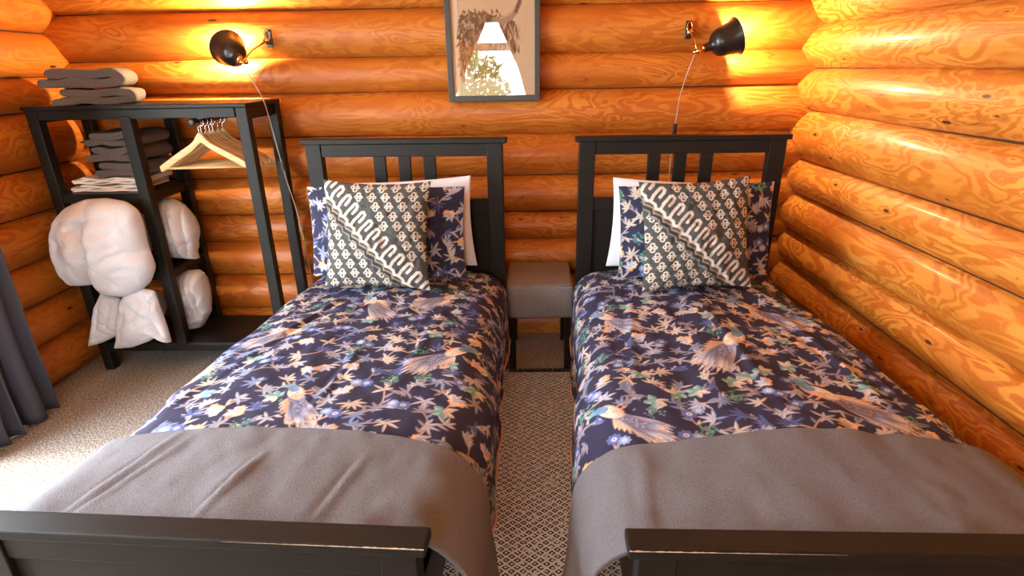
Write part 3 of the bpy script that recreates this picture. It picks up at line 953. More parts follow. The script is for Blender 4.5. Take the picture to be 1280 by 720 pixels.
# ------------------------------------------------------------------ stool between the beds
st = thing('upholstered_stool', 'box shaped grey tweed stool with black legs between the two headboards', 'stool', (.061, .205, 0))
bm = bmesh.new(); box(bm, -.172, .172, -.215, .205, .295, .480)
finish('padded_seat', bm, M_STOOL, st, True, .022, 4)
bm = bmesh.new()
for z in (.4795,):
    pass
r = .0025
e = [(-.165, -.209, .474), (.165, -.209, .474), (.165, .199, .474), (-.165, .199, .474), (-.165, -.209, .474)]
tube(bm, [Vector(p) for p in e], r, 6)
finish('seat_seam', bm, M_STOOL, st, True)
for sx in (-1, 1):
    for sy in (-1, 1):
        boxobj('leg', (sx * .148 - .020, sx * .148 + .020, -.005 + sy * .185 - .020, -.005 + sy * .185 + .020, .0, .30), M_BLACK, st)

# ------------------------------------------------------------------ rug with fringe
rg = thing('woven_rug', 'cream woven rug with black diamond pattern running between the beds', 'rug', (0, 0, 0))
bm = bmesh.new(); box(bm, -.40, .52, -1.86, -.052, .001, .009)
finish('rug_field', bm, M_RUG, rg)
bm = bmesh.new(); rnd = random.Random(4)
for k in range(140):
    x = -.098 + .312 * k / 139 + rnd.uniform(-.002, .002)
    l = rnd.uniform(.022, .045); dx = rnd.uniform(-.018, .018)
    tube(bm, [(x, -.054, .007), (x + dx * .4, -.054 + l * .5, .012 + rnd.uniform(0, .008)), (x + dx, -.054 + l, .004)], [.0022, .0024, .0012], 5)
f = finish('fringe', bm, M_FRINGE, rg, True)

# ------------------------------------------------------------------ open wardrobe
WX0, WX1, WY0, WY1, WZ = -2.350, -1.292, .011, .430, 1.369
wd = thing('open_wardrobe', 'black open wardrobe rack with shelves in the left corner', 'wardrobe', (0, 0, 0))
boxobj('top_board', (WX0, WX1, WY0, WY1, WZ - .018, WZ), M_BLACK, wd)
lg = .052
for x in (WX0 + .012, WX1 - .012 - lg + .010):
    for y in (WY0 + .004, WY1 - .004 - lg):
        bm = bmesh.new(); vs = box(bm, x, x + lg, y, y + lg, 0, WZ - .018)
        finish('leg', bm, M_BLACK, wd, bevel=.003)
MX = -1.900
for y in (WY0 + .004, WY1 - .004 - lg):
    boxobj('divider_post', (MX, MX + .054, y, y + lg, .14, WZ - .05), M_BLACK, wd)
for y in (WY0 + .008, WY1 - .03):
    boxobj('top_rail', (WX0 + .06, WX1 - .06, y, y + .022, WZ - .062, WZ - .018), M_BLACK, wd)
for x in (WX0 + .02, WX1 - .05):
    boxobj('side_rail', (x, x + .03, WY0 + .05, WY1 - .05, WZ - .075, WZ - .018), M_BLACK, wd)
for z in (.962, .560):
    boxobj('shelf', (WX0 + .016, MX + .050, WY0 + .012, WY1 - .012, z - .020, z), M_BLACK, wd)
    boxobj('shelf_front_rail', (WX0 + .06, MX, WY0 + .010, WY0 + .030, z - .045, z - .006), M_BLACK, wd)
    boxobj('shelf_side_rail', (MX + .012, MX + .044, WY0 + .05, WY1 - .05, z - .048, z - .002), M_BLACK, wd)
boxobj('bottom_shelf', (WX0 + .016, WX1 - .014, WY0 + .012, WY1 - .012, .138, .156), M_BLACK, wd)
for y in (WY0 + .006, WY1 - .028):
    boxobj('bottom_rail', (WX0 + .06, WX1 - .055, y, y + .022, .112, .152), M_BLACK, wd)
bm = bmesh.new()
tube(bm, [(-1.565, .025, 1.288), (-1.565, .395, 1.288)], .0095, 14)
rod = finish('hanging_rod', bm, M_PLASTIC, wd, True)
bm = bmesh.new()
tube(bm, [(-1.565, .016, 1.288), (-1.565, .019, 1.288), (-1.565, .034, 1.288), (-1.565, .037, 1.288)], [.010, .0165, .0165, .010], 18)
finish('rod_end_cap', bm, M_PLASTIC, rod, True)
boxobj('rod_bracket', (-1.574, -1.556, .040, .054, 1.290, 1.352), M_BLACK, wd, .002)
boxobj('rod_bracket', (-1.574, -1.556, .345, .392, 1.290, 1.352), M_BLACK, wd, .002)

# ------------------------------------------------------------------ clothes hangers
def make_hanger(label):
    t = thing('clothes_hanger', label, 'clothes hanger', (0, 0, 0), 0, 'wooden hangers on the wardrobe rod')
    bm = bmesh.new()
    n = 48; top = []; bot = []
    for i in range(n + 1):
        u = i / n * 2 - 1; a = abs(u)
        x = u * .218
        c = .030 * math.exp(-(a / .13) ** 2)
        sh = .118 * (1 - a ** 1.15)
        zt = sh + c - .006 * a
        wdt = .034 + .014 * math.exp(-(a / .12) ** 2) - .006 * max(0, a - .85) / .15
        top.append((x, zt + .012)); bot.append((x * (.985), zt + .012 - wdt))
    th = .006
    fr = [[bm.verts.new((x, -th, z)) for x, z in top], [bm.verts.new((x, -th, z)) for x, z in bot]]
    bk = [[bm.verts.new((x, th, z)) for x, z in top], [bm.verts.new((x, th, z)) for x, z in bot]]
    for i in range(n):
        bm.faces.new((fr[0][i], fr[0][i + 1], fr[1][i + 1], fr[1][i])); bm.faces.new((bk[0][i], bk[1][i], bk[1][i + 1], bk[0][i + 1]))
        bm.faces.new((fr[0][i], bk[0][i], bk[0][i + 1], fr[0][i + 1])); bm.faces.new((fr[1][i], fr[1][i + 1], bk[1][i + 1], bk[1][i]))
    for i in (0, n): bm.faces.new((fr[0][i], fr[1][i], bk[1][i], bk[0][i]))
    finish('shoulder', bm, M_HANGER, t, True, .003, 2)
    bm = bmesh.new(); tube(bm, [(-.198, 0, -.004), (.198, 0, -.004)], .0055, 10)
    finish('trouser_bar', bm, M_HANGER, t, True)
    bm = bmesh.new()
    P = [(0, 0, .145), (0, 0, .182)]
    cx, cz, R = 0, .204, .019
    for k in range(15):
        a = -PI / 2 + (k / 14) * 1.45 * PI
        P.append((cx - R * math.cos(a) if False else cx + R * math.cos(a), 0, cz + R * math.sin(a)))
    tube(bm, spline(P, 3), .0017, 8)
    finish('hook', bm, M_CHROME, t, True)
    bm = bmesh.new()
    for s in (-1, 1):   # notch slots
        box(bm, s * .165 - .0012, s * .165 + .0012, -.0066, .0066, .034 if s < 0 else .034, .050)
    bm.free()
    return t
def copy_tree(o, parent=None):
    c = o.copy(); COL.objects.link(c)
    if parent is not None: c.parent = parent
    for ch in list(o.children): copy_tree(ch, c)
    return c
HL = ['front pale wooden clothes hanger of the row on the rod', 'second pale wooden clothes hanger from the front of the rod', 'third pale wooden clothes hanger from the front of the rod',
      'fourth pale wooden clothes hanger from the front of the rod', 'fifth pale wooden clothes hanger from the front of the rod', 'sixth pale wooden clothes hanger from the front of the rod',
      'rearmost wooden clothes hanger of the row on the rod']
hang0 = make_hanger(HL[0])
rnd = random.Random(2)
ys = [.070, .102, .134, .172, .214, .262, .315]
for i, yy in enumerate(ys):
    h = hang0 if i == 0 else copy_tree(hang0)
    h['label'] = HL[i]
    h.location = (-1.565 + (0 if i == 0 else rnd.uniform(-.004, .004)), yy, 1.288 + .0095 + .0017 - .2205)
    h.rotation_euler = (0, rnd.uniform(-.004, .004), .06 + rnd.uniform(-.03, .03))

# ------------------------------------------------------------------ towels and linen
def ribbon_section(path, th):
    """closed outline around a centre path (list of 2-D points)"""
    P = np.array(path); T = np.gradient(P, axis=0); T /= np.linalg.norm(T, axis=1)[:, None] + 1e-9
    Nn = np.stack([-T[:, 1], T[:, 0]], 1)
    A = P + Nn * th / 2; B = P - Nn * th / 2
    # rounded ends
    def endcap(c, t, n):
        return [c + th / 2 * (math.cos(a) * n + math.sin(a) * t) for a in np.linspace(.4, PI - .4, 4)]
    out = list(A) + endcap(P[-1], T[-1], Nn[-1]) + list(B[::-1]) + endcap(P[0], -T[0], -Nn[0])
    return np.array(out)

def fold_path(w, th, layers, seed, wob=.004):
    """zig-zag fold: layers stacked, joined by half turns"""
    rnd = random.Random(seed); P = []
    g = th * .97
    for k in range(layers):
        z = th / 2 + k * g
        xs = np.linspace(-w / 2 + th, w / 2 - th, 16)
        if k % 2: xs = xs[::-1]
        if k == layers - 1: xs = xs[:14]
        for x in xs: P.append((x, z + wob * math.sin(x * 31 + k * 2 + seed)))
        if k < layers - 1:
            s = 1 if k % 2 == 0 else -1
            cx = s * (w / 2 - th); cz = z + g / 2
            for a in np.linspace(-PI / 2, PI / 2, 9)[1:-1]:
                P.append((cx + s * math.cos(a) * g / 2 * 1.5, cz + math.sin(a) * g / 2))
    return P

def folded(name, w, d, th, layers, mat, seed, label, cat, loc, rotz, group=None, nd=26):
    sec = ribbon_section(fold_path(w, th, layers, seed), th * .955)
    m = len(sec)
    ys = np.linspace(-d / 2, d / 2, nd)
    V = []
    for j, y in enumerate(ys):
        q = abs(j / (nd - 1) * 2 - 1)
        k = 1 - .05 * np.clip((q - .86) / .14, 0, 1) ** 2
        c = sec.mean(0)
        S = c + (sec - c) * np.array([k, k])
        n = .0035 * fbm(S[:, 0] * 22 + seed, S[:, 1] * 30 + y * 18, seed, 2)
        S = S + n[:, None]
        V.append(np.stack([S[:, 0], np.full(m, y) + .004 * fbm(S[:, 0] * 14, S[:, 1] * 40, seed + 2, 2), np.maximum(S[:, 1], .0005)], 1))
    V = np.vstack(V)
    idx = np.arange(nd * m).reshape(nd, m)
    n2 = np.roll(idx, -1, 1)
    F = np.stack([idx[:-1], n2[:-1], n2[1:], idx[1:]], -1).reshape(-1, 4)
    me = bpy.data.meshes.new(name)
    faces = [tuple(int(i) for i in f) for f in F] + [tuple(int(i) for i in idx[0][::-1]), tuple(int(i) for i in idx[-1])]
    me.from_pydata([tuple(v) for v in V], [], faces)
    me.polygons.foreach_set('use_smooth', [True] * len(F) + [False, False])
    me.materials.append(mat); me.update()
    o = link(bpy.data.objects.new(name, me))
    bm = bmesh.new(); bm.from_mesh(me); bmesh.ops.recalc_face_normals(bm, faces=bm.faces); bm.to_mesh(me); bm.free()
    o.location = loc; o.rotation_euler = (0, 0, rotz)
    return tag(o, label, cat, group)

folded('towel', .37, .30, .035, 2, M_TOWEL, 3, 'lower brown grey folded towel on top of the wardrobe', 'towel', (-2.095, .205, WZ + .001), .42, 'towels on top of the wardrobe')
folded('towel', .38, .29, .040, 2, M_TOWEL, 8, 'upper brown grey folded towel on top of the wardrobe', 'towel', (-2.125, .195, WZ + .077), .36, 'towels on top of the wardrobe')
SZ = .963
folded('folded_sheet', .35, .29, .0075, 4, M_LINEN, 5, 'bottom white folded sheet on the upper wardrobe shelf', 'bed linen', (-2.105, .222, SZ), .02, 'white sheets on the upper wardrobe shelf')
folded('folded_sheet', .365, .285, .0075, 4, M_LINEN, 6, 'top white folded sheet under the grey towels on the shelf', 'bed linen', (-2.085, .222, SZ + .0355), -.02, 'white sheets on the upper wardrobe shelf')
tz = SZ + .072
folded('towel', .29, .275, .034, 2, M_TOWEL, 14, 'lowest grey folded towel of the stack inside the wardrobe', 'towel', (-2.015, .222, tz), .02, 'grey towels inside the wardrobe')
folded('towel', .30, .275, .034, 2, M_TOWEL, 15, 'middle grey folded towel of the stack inside the wardrobe', 'towel', (-2.025, .222, tz + .072), -.03, 'grey towels inside the wardrobe')
folded('towel', .30, .27, .033, 2, M_TOWEL, 16, 'top grey folded towel of the stack inside the wardrobe', 'towel', (-2.02, .222, tz + .144), .02, 'grey towels inside the wardrobe')

# ------------------------------------------------------------------ puffy white bedding in the wardrobe
def puff(name, outline, y0, df, db, back, label, cat, creases=(), seed=1, wr=1.0, power=.5, soft=4, backshift=(0, 0)):
    """a stuffed shape: front outline in (x, z) at depth y0, bulging df toward the room and db toward the wall"""
    O = np.array(outline); c = O.mean(0)
    nphi, nr = 180, 44
    # even resampling of the closed outline, then light smoothing
    Q = np.vstack([O, O[:1]]); seg = np.hypot(*np.diff(Q, axis=0).T); L = np.concatenate([[0], np.cumsum(seg)])
    t = np.linspace(0, L[-1], nphi, endpoint=False)
    R = np.stack([np.interp(t, L, Q[:, 0]), np.interp(t, L, Q[:, 1])], 1)
    for _ in range(soft): R = (np.roll(R, 1, 0) + 2 * R + np.roll(R, -1, 0)) / 4
    def half(front):
        rho = np.linspace(1, 0, nr)[:, None, None]
        k = 1.0 if front else back
        q = np.sin(rho * PI / 2)
        XZ = c + (R[None] - c) * q
        dep = np.clip(1 - q[..., 0] ** 2, 0, 1) ** power
        if not front:
            m = np.clip(dep * 5, 0, 1)[..., None]
            XZ = XZ * (1 - m) + (c + np.array(backshift) + (XZ - c) * k) * m
        dep = dep * np.ones((1, nphi))
        x, z = XZ[..., 0], XZ[..., 1]
        n = .05 * fbm(x * 7, z * 7, seed, 2) * wr
        y = (-df * dep * (1 + n * 2)) if front else db * dep
        if front:
            for (pl, dpt, wd) in creases:
                best = np.full(x.shape, 9.0)
                for (ax, az), (bx, bz) in zip(pl[:-1], pl[1:]):
                    dx, dz = bx - ax, bz - az
                    tt = np.clip(((x - ax) * dx + (z - az) * dz) / (dx * dx + dz * dz), 0, 1)
                    best = np.minimum(best, np.hypot(x - ax - tt * dx, z - az - tt * dz))
                y = y + dpt * (np.exp(-(best / wd)) - .25 * np.exp(-((best - 3 * wd) / (2 * wd)) ** 2)) * np.clip(dep * 3, 0, 1)
            wv = fbm(x * 16 + 2 * fbm(x * 5, z * 5, seed + 2, 2), z * 16, seed + 4, 3)
            y = y - .0045 * wr * (1 - np.abs(wv)) * np.clip(dep * 3, 0, 1)
        return np.stack([x, y0 + y, z], -1)
    A, B = half(True), half(False)
    V = np.vstack([A.reshape(-1, 3), B[1:].reshape(-1, 3)])
    ia = np.arange(nr * nphi).reshape(nr, nphi); ib = np.vstack([ia[:1], nr * nphi + np.arange((nr - 1) * nphi).reshape(nr - 1, nphi)])
    def F(i, flip):
        n2 = np.roll(i, -1, 1); f = np.stack([i[:-1], n2[:-1], n2[1:], i[1:]], -1).reshape(-1, 4)
        return f[:, ::-1] if flip else f
    o = quads(name, V, np.vstack([F(ia, True), F(ib, False)]), M_COTTON)
    bm = bmesh.new(); bm.from_mesh(o.data); bmesh.ops.remove_doubles(bm, verts=bm.verts, dist=.0002); bmesh.ops.recalc_face_normals(bm, faces=bm.faces); bm.to_mesh(o.data); bm.free()
    return tag(o, label, cat)

puff('rolled_duvet', [(-2.33, 0.784), (-2.289, 0.859), (-2.215, 0.919), (-2.116, 0.953), (-2.012, 0.958), (-1.917, 0.940), (-1.868, 0.895), (-1.862, 0.82), (-1.867, 0.723), (-1.855, 0.616), (-1.901, 0.536), (-1.973, 0.482), (-2.054, 0.458), (-2.122, 0.470), (-2.172, 0.521), (-2.224, 0.527), (-2.305, 0.522), (-2.347, 0.57), (-2.352, 0.671)],
     -.055, .14, .36, .62, 'large puffy white duvet bulging out of the middle wardrobe shelf', 'duvet',
     [([(-2.098, 0.935), (-2.085, 0.87), (-2.118, 0.834), (-2.170, 0.823)], .030, .020), ([(-2.118, 0.834), (-2.105, 0.74), (-2.112, 0.676), (-2.146, 0.597), (-2.180, 0.517)], .046, .018), ([(-2.06, 0.660), (-2.000, 0.700), (-1.933, 0.714), (-1.853, 0.695)], .010, .012), ([(-2.11, .80), (-2.05, .82), (-1.96, .80)], .010, .012), ([(-2.10, .74), (-2.02, .73), (-1.95, .75)], .008, .012), ([(-2.13, .80), (-2.20, .76), (-2.27, .77)], .010, .014), ([(-2.13, .70), (-2.06, .62), (-2.03, .54)], .009, .014), ([(-1.93, .90), (-1.91, .80)], .008, .015),
      ([(-2.09, .87), (-2.03, .885), (-1.98, .88)], .012, .014), ([(-2.12, .85), (-2.19, .87), (-2.23, .86)], .012, .014), ([(-2.17, .52), (-2.19, .60), (-2.18, .66)], .010, .016)], 3, 1.1, .5, 5, (.0, .02))
puff('pillow', [(-2.198, 0.469), (-2.253, 0.392), (-2.308, 0.265), (-2.352, 0.164), (-2.268, 0.187), (-2.164, 0.232), (-2.11, 0.263), (-2.09, 0.39), (-2.11, 0.440)],
     -.030, .050, .22, .60, 'white pillow sagging at the left of the bottom wardrobe shelf', 'pillow',
     [([(-2.20, .46), (-2.24, .33), (-2.29, .22)], .012, .016), ([(-2.15, .40), (-2.19, .30)], .010, .012)], 7, 1.3, .55, 1, (0, .03))
puff('pillow', [(-2.099, 0.422), (-2.142, 0.321), (-2.161, 0.241), (-2.192, 0.163), (-2.092, 0.172), (-1.992, 0.207), (-1.925, 0.247), (-1.880, 0.197), (-1.880, 0.287), (-1.890, 0.397), (-1.895, 0.484), (-1.971, 0.505), (-2.055, 0.470)],
     -.055, .060, .22, .55, 'white crumpled pillow against the divider post on the bottom shelf', 'pillow',
     [([(-2.03, .42), (-1.99, .37), (-2.02, .33)], .016, .012), ([(-1.99, .37), (-1.93, .33), (-1.91, .26)], .018, .014), ([(-2.05, .40), (-2.10, .30), (-2.13, .22)], .010, .016), ([(-1.97, .46), (-1.93, .42)], .012, .012)], 11, 1.8, .55, 1, (0, .05))
puff('pillow', [(-1.961, 0.880), (-1.960, 0.769), (-1.960, 0.663), (-1.960, 0.585), (-1.873, 0.578), (-1.787, 0.573), (-1.789, 0.615), (-1.751, 0.722), (-1.765, 0.804), (-1.800, 0.865), (-1.851, 0.898), (-1.909, 0.902)],
     .225, .125, .115, .8, 'white pillow with rumpled end on the middle shelf beside the puffy duvet', 'pillow',
     [([(-1.80, .86), (-1.790, .72), (-1.81, .60)], .020, .009), ([(-1.90, .70), (-1.84, .66), (-1.79, .67)], .012, .010), ([(-1.87, .88), (-1.85, .72), (-1.86, .60)], .010, .012)], 15, 1.5, .4, 1)
puff('pillow', [(-1.955, 0.470), (-1.962, 0.312), (-1.959, 0.190), (-1.937, 0.162), (-1.855, 0.172), (-1.786, 0.264), (-1.772, 0.376), (-1.778, 0.489), (-1.803, 0.508), (-1.889, 0.504)],
     .225, .125, .115, .8, 'white pillow on the bottom shelf showing right of the divider post', 'pillow',
     [([(-1.87, .50), (-1.84, .38), (-1.86, .20)], .012, .012), ([(-1.83, .50), (-1.805, .38), (-1.825, .25)], .012, .009)], 19, 1.5, .4, 2)

# ------------------------------------------------------------------ framed picture
PX0, PX1, PZ0, PZ1, PY = -.405, .068, 1.338, 2.02, .430
pc = thing('framed_picture', 'framed highland cow print in a dark frame on the back wall', 'picture', (0, 0, 0))
bm = bmesh.new(); fw_ = .028
box(bm, PX0, PX0 + fw_, PY, PY + .03, PZ0, PZ1); box(bm, PX1 - fw_, PX1, PY, PY + .03, PZ0, PZ1)
box(bm, PX0 + fw_, PX1 - fw_, PY, PY + .03, PZ0, PZ0 + fw_); box(bm, PX0 + fw_, PX1 - fw_, PY, PY + .03, PZ1 - fw_, PZ1)
finish('frame', bm, M_FRAME, pc, bevel=.002)
pw, ph = PX1 - PX0 - 2 * fw_, PZ1 - PZ0 - 2 * fw_
cv = Canvas(pw, ph, .0025, (.50, .36, .25))
w = cv.win(0, .040, 0, ph); cv.put(w, (w[2] < .038).astype(float), (.60, .46, .34))
w = cv.win(0.03, .045, 0, ph); cv.put(w, (np.abs(w[2] - .039) < .0016).astype(float) * .6, (.30, .20, .13))
rnd = random.Random(12)
BR = [(.10, .052, .030), (.16, .085, .048), (.06, .030, .020), (.24, .15, .09), (.30, .13, .05)]
# shaggy flank and shoulder on the left, head with a hanging fringe on the right
flank = [(.042, .355), (.058, .378), (.085, .370), (.10, .392), (.13, .380), (.17, .385), (.21, .372), (.245, .36), (.27, .33), (.28, .26), (.27, .20), (.24, .14), (.20, .10), (.14, .08), (.10, .12), (.075, .16), (.055, .10), (.042, .09)]
cv.poly(flank, (.13, .070, .040))
def inside(px, py):
    r = False
    for k in range(len(flank)):
        (xa, ya), (xb, yb) = flank[k], flank[(k + 1) % len(flank)]
        if (ya > py) != (yb > py) and px < (xb - xa) * (py - ya) / (yb - ya) + xa: r = not r
    return r
for k in range(700):
    x = rnd.uniform(.042, .28); y = rnd.uniform(.08, .39)
    if not inside(x, y): continue
    top = y > .27
    col = rnd.choice(((.05, .030, .020), (.09, .05, .03), (.30, .20, .13), (.20, .12, .075))) if top else rnd.choice(((.30, .115, .035), (.22, .09, .035), (.12, .055, .03), (.36, .19, .09)))
    cv.leaf(x, y, -PI / 2 + rnd.uniform(-.9, .5), rnd.uniform(.02, .045), rnd.uniform(.003, .008), col, tuple(v * 1.25 for v in col), False)
for k in range(26):
    x = .045 + .2 * k / 25; cv.leaf(x, .375 + rnd.uniform(-.012, .008), PI / 2 + rnd.uniform(-.8, .8), rnd.uniform(.012, .028), .004, (.10, .055, .035), (.16, .09, .05), False)
cv.poly([(.225, .36), (.27, .352), (.315, .345), (.325, .31), (.315, .25), (.295, .20), (.275, .24), (.25, .25)], (.12, .068, .042))
for k in range(110):
    x = rnd.uniform(.235, .335); y = rnd.uniform(.25, .345)
    col = rnd.choice(((.06, .035, .024), (.14, .08, .05), (.30, .21, .14), (.40, .28, .18)))
    cv.leaf(x, y, -PI / 2 + rnd.uniform(-.25, .30), rnd.uniform(.04, .085), rnd.uniform(.003, .006), col, tuple(v * 1.3 for v in col), False)
# horn sweeping up to the right
hp = [(.225, .345), (.262, .350), (.297, .362), (.325, .388), (.343, .425), (.352, .470), (.354, .500)]
for k in range(len(hp) - 1): cv.stroke([hp[k], hp[k + 1]], .019 - .0026 * k, (.27, .18, .12))
cv.stroke(hp[3:], .0085, (.12, .065, .05)); cv.stroke([(.250, .358), (.292, .372), (.318, .398)], .004, (.40, .28, .19))

P = np.stack([np.broadcast_to(PX0 + fw_ + cv.x[None, :], (cv.ny, cv.nx)), np.full((cv.ny, cv.nx), PY + .014), np.broadcast_to(PZ0 + fw_ + cv.y[:, None], (cv.ny, cv.nx))], -1)
pr = grid_mesh('art_print', P, M_PRINT, pc, cv.c, smooth=False)
sm = pr.modifiers.new('thickness', 'SOLIDIFY'); sm.thickness = .003; sm.offset = -1
bm = bmesh.new(); vs = [bm.verts.new(p) for p in ((PX0 + fw_ - .004, PY + .008, PZ0 + fw_ - .004), (PX1 - fw_ + .004, PY + .008, PZ0 + fw_ - .004), (PX1 - fw_ + .004, PY + .008, PZ1 - fw_ + .004), (PX0 + fw_ - .004, PY + .008, PZ1 - fw_ + .004))]
bm.faces.new(vs)
finish('picture_glass', bm, M_PICGLASS, pc)
boxobj('backing_board', (PX0 + .01, PX1 - .01, PY + .02, PY + .05, PZ0 + .01, PZ1 - .01), M_FRAME, pc, .001)

# ------------------------------------------------------------------ wall lamps
def rot_to(d):
    return Vector((0, 0, 1)).rotation_difference(Vector(d).normalized()).to_matrix().to_4x4()
def make_lamp(label, clamp, joint, axis, cord, switch, power, reach):
    t = thing('clamp_spotlight', label, 'lamp', clamp)
    C0 = Vector(clamp); J = Vector(joint) - C0; A = Vector(axis).normalized()
    R = rot_to(A)
    # bell shade: neck at the joint, mouth along the axis
    base = J + A * .045
    M = Matrix.Translation(base) @ R
    prof = [(.019, -.012), (.021, .018), (.025, .027), (.042, .034), (.056, .048), (.064, .068), (.069, .096), (.078, .140), (.0880, .154), (.0870, .1555), (.0765, .142), (.066, .097), (.061, .070), (.053, .051), (.039, .037), (.016, .034)]
    bm = bmesh.new(); lathe(bm, prof[:9], 48, M); sh = finish('lamp_shade', bm, M_LAMP, t, True)
    bm = bmesh.new(); lathe(bm, prof[8:], 48, M); finish('shade_lining', bm, M_LAMPIN, sh, True)
    bm = bmesh.new(); q = reach - .125; lathe(bm, [(.001, .034), (.014, .036), (.014, .055 + q), (.020, .068 + q), (.023, .085 + q), (.018, .100 + q), (.001, .107 + q)], 20, M); finish('bulb', bm, M_BULB, t, True)
    bm = bmesh.new(); lathe(bm, [(.001, -.022), (.015, -.022), (.017, -.012), (.017, .0), (.019, .003)], 24, M, False); finish('lamp_neck', bm, M_BRASS, t, True)
    # swivel joint
    bm = bmesh.new(); tube(bm, [J - A * .02, J + A * .025], .006, 10)
    side = A.cross(Vector((0, 0, 1))).normalized()
    tube(bm, [J - side * .014, J + side * .014], .009, 14)
    tube(bm, [J + side * .014, J + side * .026], [.013, .011], 12)
    tube(bm, [J + A * .01 - side * .016, J + A * .028 - side * .016], .004, 8); tube(bm, [J + A * .01 + side * .016, J + A * .028 + side * .016], .004, 8)
    finish('swivel_joint', bm, M_BRASS, t, True)
    # arm from clamp to joint
    K = Vector((0, -.045, -.012))
    bm = bmesh.new(); tube(bm, [K, K * .4 + J * .6 + Vector((0, 0, .012)), J], .0042, 8); finish('arm', bm, M_BRASS, t, True)
    bm = bmesh.new(); tube(bm, [K - Vector((.014, 0, 0)), K + Vector((.014, 0, 0))], .0085, 12); tube(bm, [K + Vector((0, .0, -.012)), K + Vector((0, 0, .012))], .006, 10)
    finish('clamp_joint', bm, M_BRASS, t, True)
    # spring clamp fixed on the wall
    bm = bmesh.new()
    box(bm, -.016, .016, -.014, .0, -.042, .042)
    box(bm, -.012, .012, -.040, -.012, -.030, -.006)
    cl = finish('clamp', bm, M_LAMP, t, bevel=.005, segs=3)
    bm = bmesh.new()
    ring = [(math.cos(a) * .012, -.030 + .004 * math.sin(a), .012 + math.sin(a) * .022) for a in np.linspace(0, 2 * PI, 20)]
    tube(bm, ring, .0032, 8); finish('clamp_lever', bm, M_BRASS, cl, True)
    # cord and inline switch
    bm = bmesh.new(); tube(bm, spline([Vector(p) - C0 for p in cord], 10), .0028, 8); co = finish('cord', bm, M_CORD, t, True)
    bm = bmesh.new(); s = Vector(switch) - C0; box(bm, s.x - .010, s.x + .010, s.y - .009, s.y + .009, s.z - .030, s.z + .030)
    finish('inline_switch', bm, M_PLASTIC, co, bevel=.004, segs=3)
    # the lamp's own light
    ld = bpy.data.lights.new('spot_bulb', 'POINT'); ld.energy = power; ld.color = (1, .72, .38); ld.shadow_soft_size = .018
    lo = bpy.data.objects.new('bulb_light', ld); link(lo, t); lo.location = base + A * reach
    return t
make_lamp('lit black clamp spotlight with brass joints above the wardrobe', (-1.305, .462, 1.655), (-1.382, .268, 1.545), (-.62, .70, .34),
          [(-1.378, .262, 1.525), (-1.325, .225, 1.45), (-1.270, .17, 1.375), (-1.268, .205, 1.27), (-1.268, .245, 1.12), (-1.270, .30, .96), (-1.270, .37, .78), (-1.275, .438, .45), (-1.275, .446, .10)], (-1.268, .268, 1.055), 105, .192)
make_lamp('black clamp spotlight above the right hand headboard pointing at the right wall', (.805, .462, 1.655), (.828, .335, 1.556), (1.0, .10, .34),
          [(.818, .330, 1.543), (.793, .345, 1.46), (.776, .385, 1.35), (.772, .41, 1.24), (.771, .44, 1.15), (.771, .455, .9), (.77, .455, .10)], (.771, .415, 1.185), 60, .160)

# ------------------------------------------------------------------ curtain at the left window
ct = thing('curtain', 'dark charcoal blue floor length curtain at the left edge', 'curtain', (0, 0, 0))
nz_, nu_ = 60, 150
zz = np.linspace(.012, 2.16, nz_)[:, None] + np.zeros((1, nu_)); uu = np.linspace(0, 1, nu_)[None, :] + np.zeros((nz_, 1))
low = np.clip(1 - zz / .9, 0, 1)
yy = -.415 - uu * (.50 - .04 * low) + .012 * np.sin(uu * 40) - .02 * low * vnoise(uu * 5, zz * 2, 3)
xx = -2.325 + (.034 + .012 * low) * np.sin(uu * 2 * PI * 4.5 + 1.6 + .5 * low * vnoise(uu * 3, zz * 1.3, 5)) * (.75 + .25 * vnoise(uu * 6, zz * .7, 6)) + .015 * low * vnoise(uu * 4, zz * 3, 8) + .012
P = np.stack([xx, yy, zz], -1)
cp = grid_mesh('curtain_panel', P, M_CURTAIN, ct)
sm = cp.modifiers.new('thickness', 'SOLIDIFY'); sm.thickness = .004
bm = bmesh.new(); tube(bm, [(-2.315, -.30, 2.19), (-2.315, -2.85, 2.19)], .012, 12); finish('curtain_rod', bm, M_PLASTIC, ct, True)

# ------------------------------------------------------------------ outdoors, seen only mirrored in the picture glass
bm = bmesh.new(); box(bm, -9, 9, -14, FRONT - .12, -.6, -.5)
m_gr, nt, bs = new_mat('grass_ground')
nt.links.new(ramp(nt, noise(nt, texco(nt), 20, 3), [(.3, (.08, .14, .04)), (.7, (.22, .30, .10))]), bs.inputs['Base Color'])
tag(finish('ground', bm, m_gr), kind='structure')
m_leaf, nt, bs = new_mat('bright_shrub_leaf')
nt.links.new(ramp(nt, noise(nt, texco(nt), 9, 3), [(.3, (.20, .42, .16)), (.7, (.62, .84, .48))]), bs.inputs['Base Color'])
m_rail = light_wood_mat('weathered_deck_wood', (.32, .20, .13), (.50, .34, .24))
fn = thing('deck_railing', 'wooden deck railing outside the front window', 'fence', (0, 0, 0))  # railing of a deck, visible only as a reflection
for z in (1.72, .6): boxobj('rail', (-2.4, 1.6, -5.66, -5.60, z, z + .10), m_rail, fn)
for x in (-2.3, -.95, .4, 1.5): boxobj('post', (x - .05, x + .05, -5.72, -5.62, -.5, 1.80), m_rail, fn)
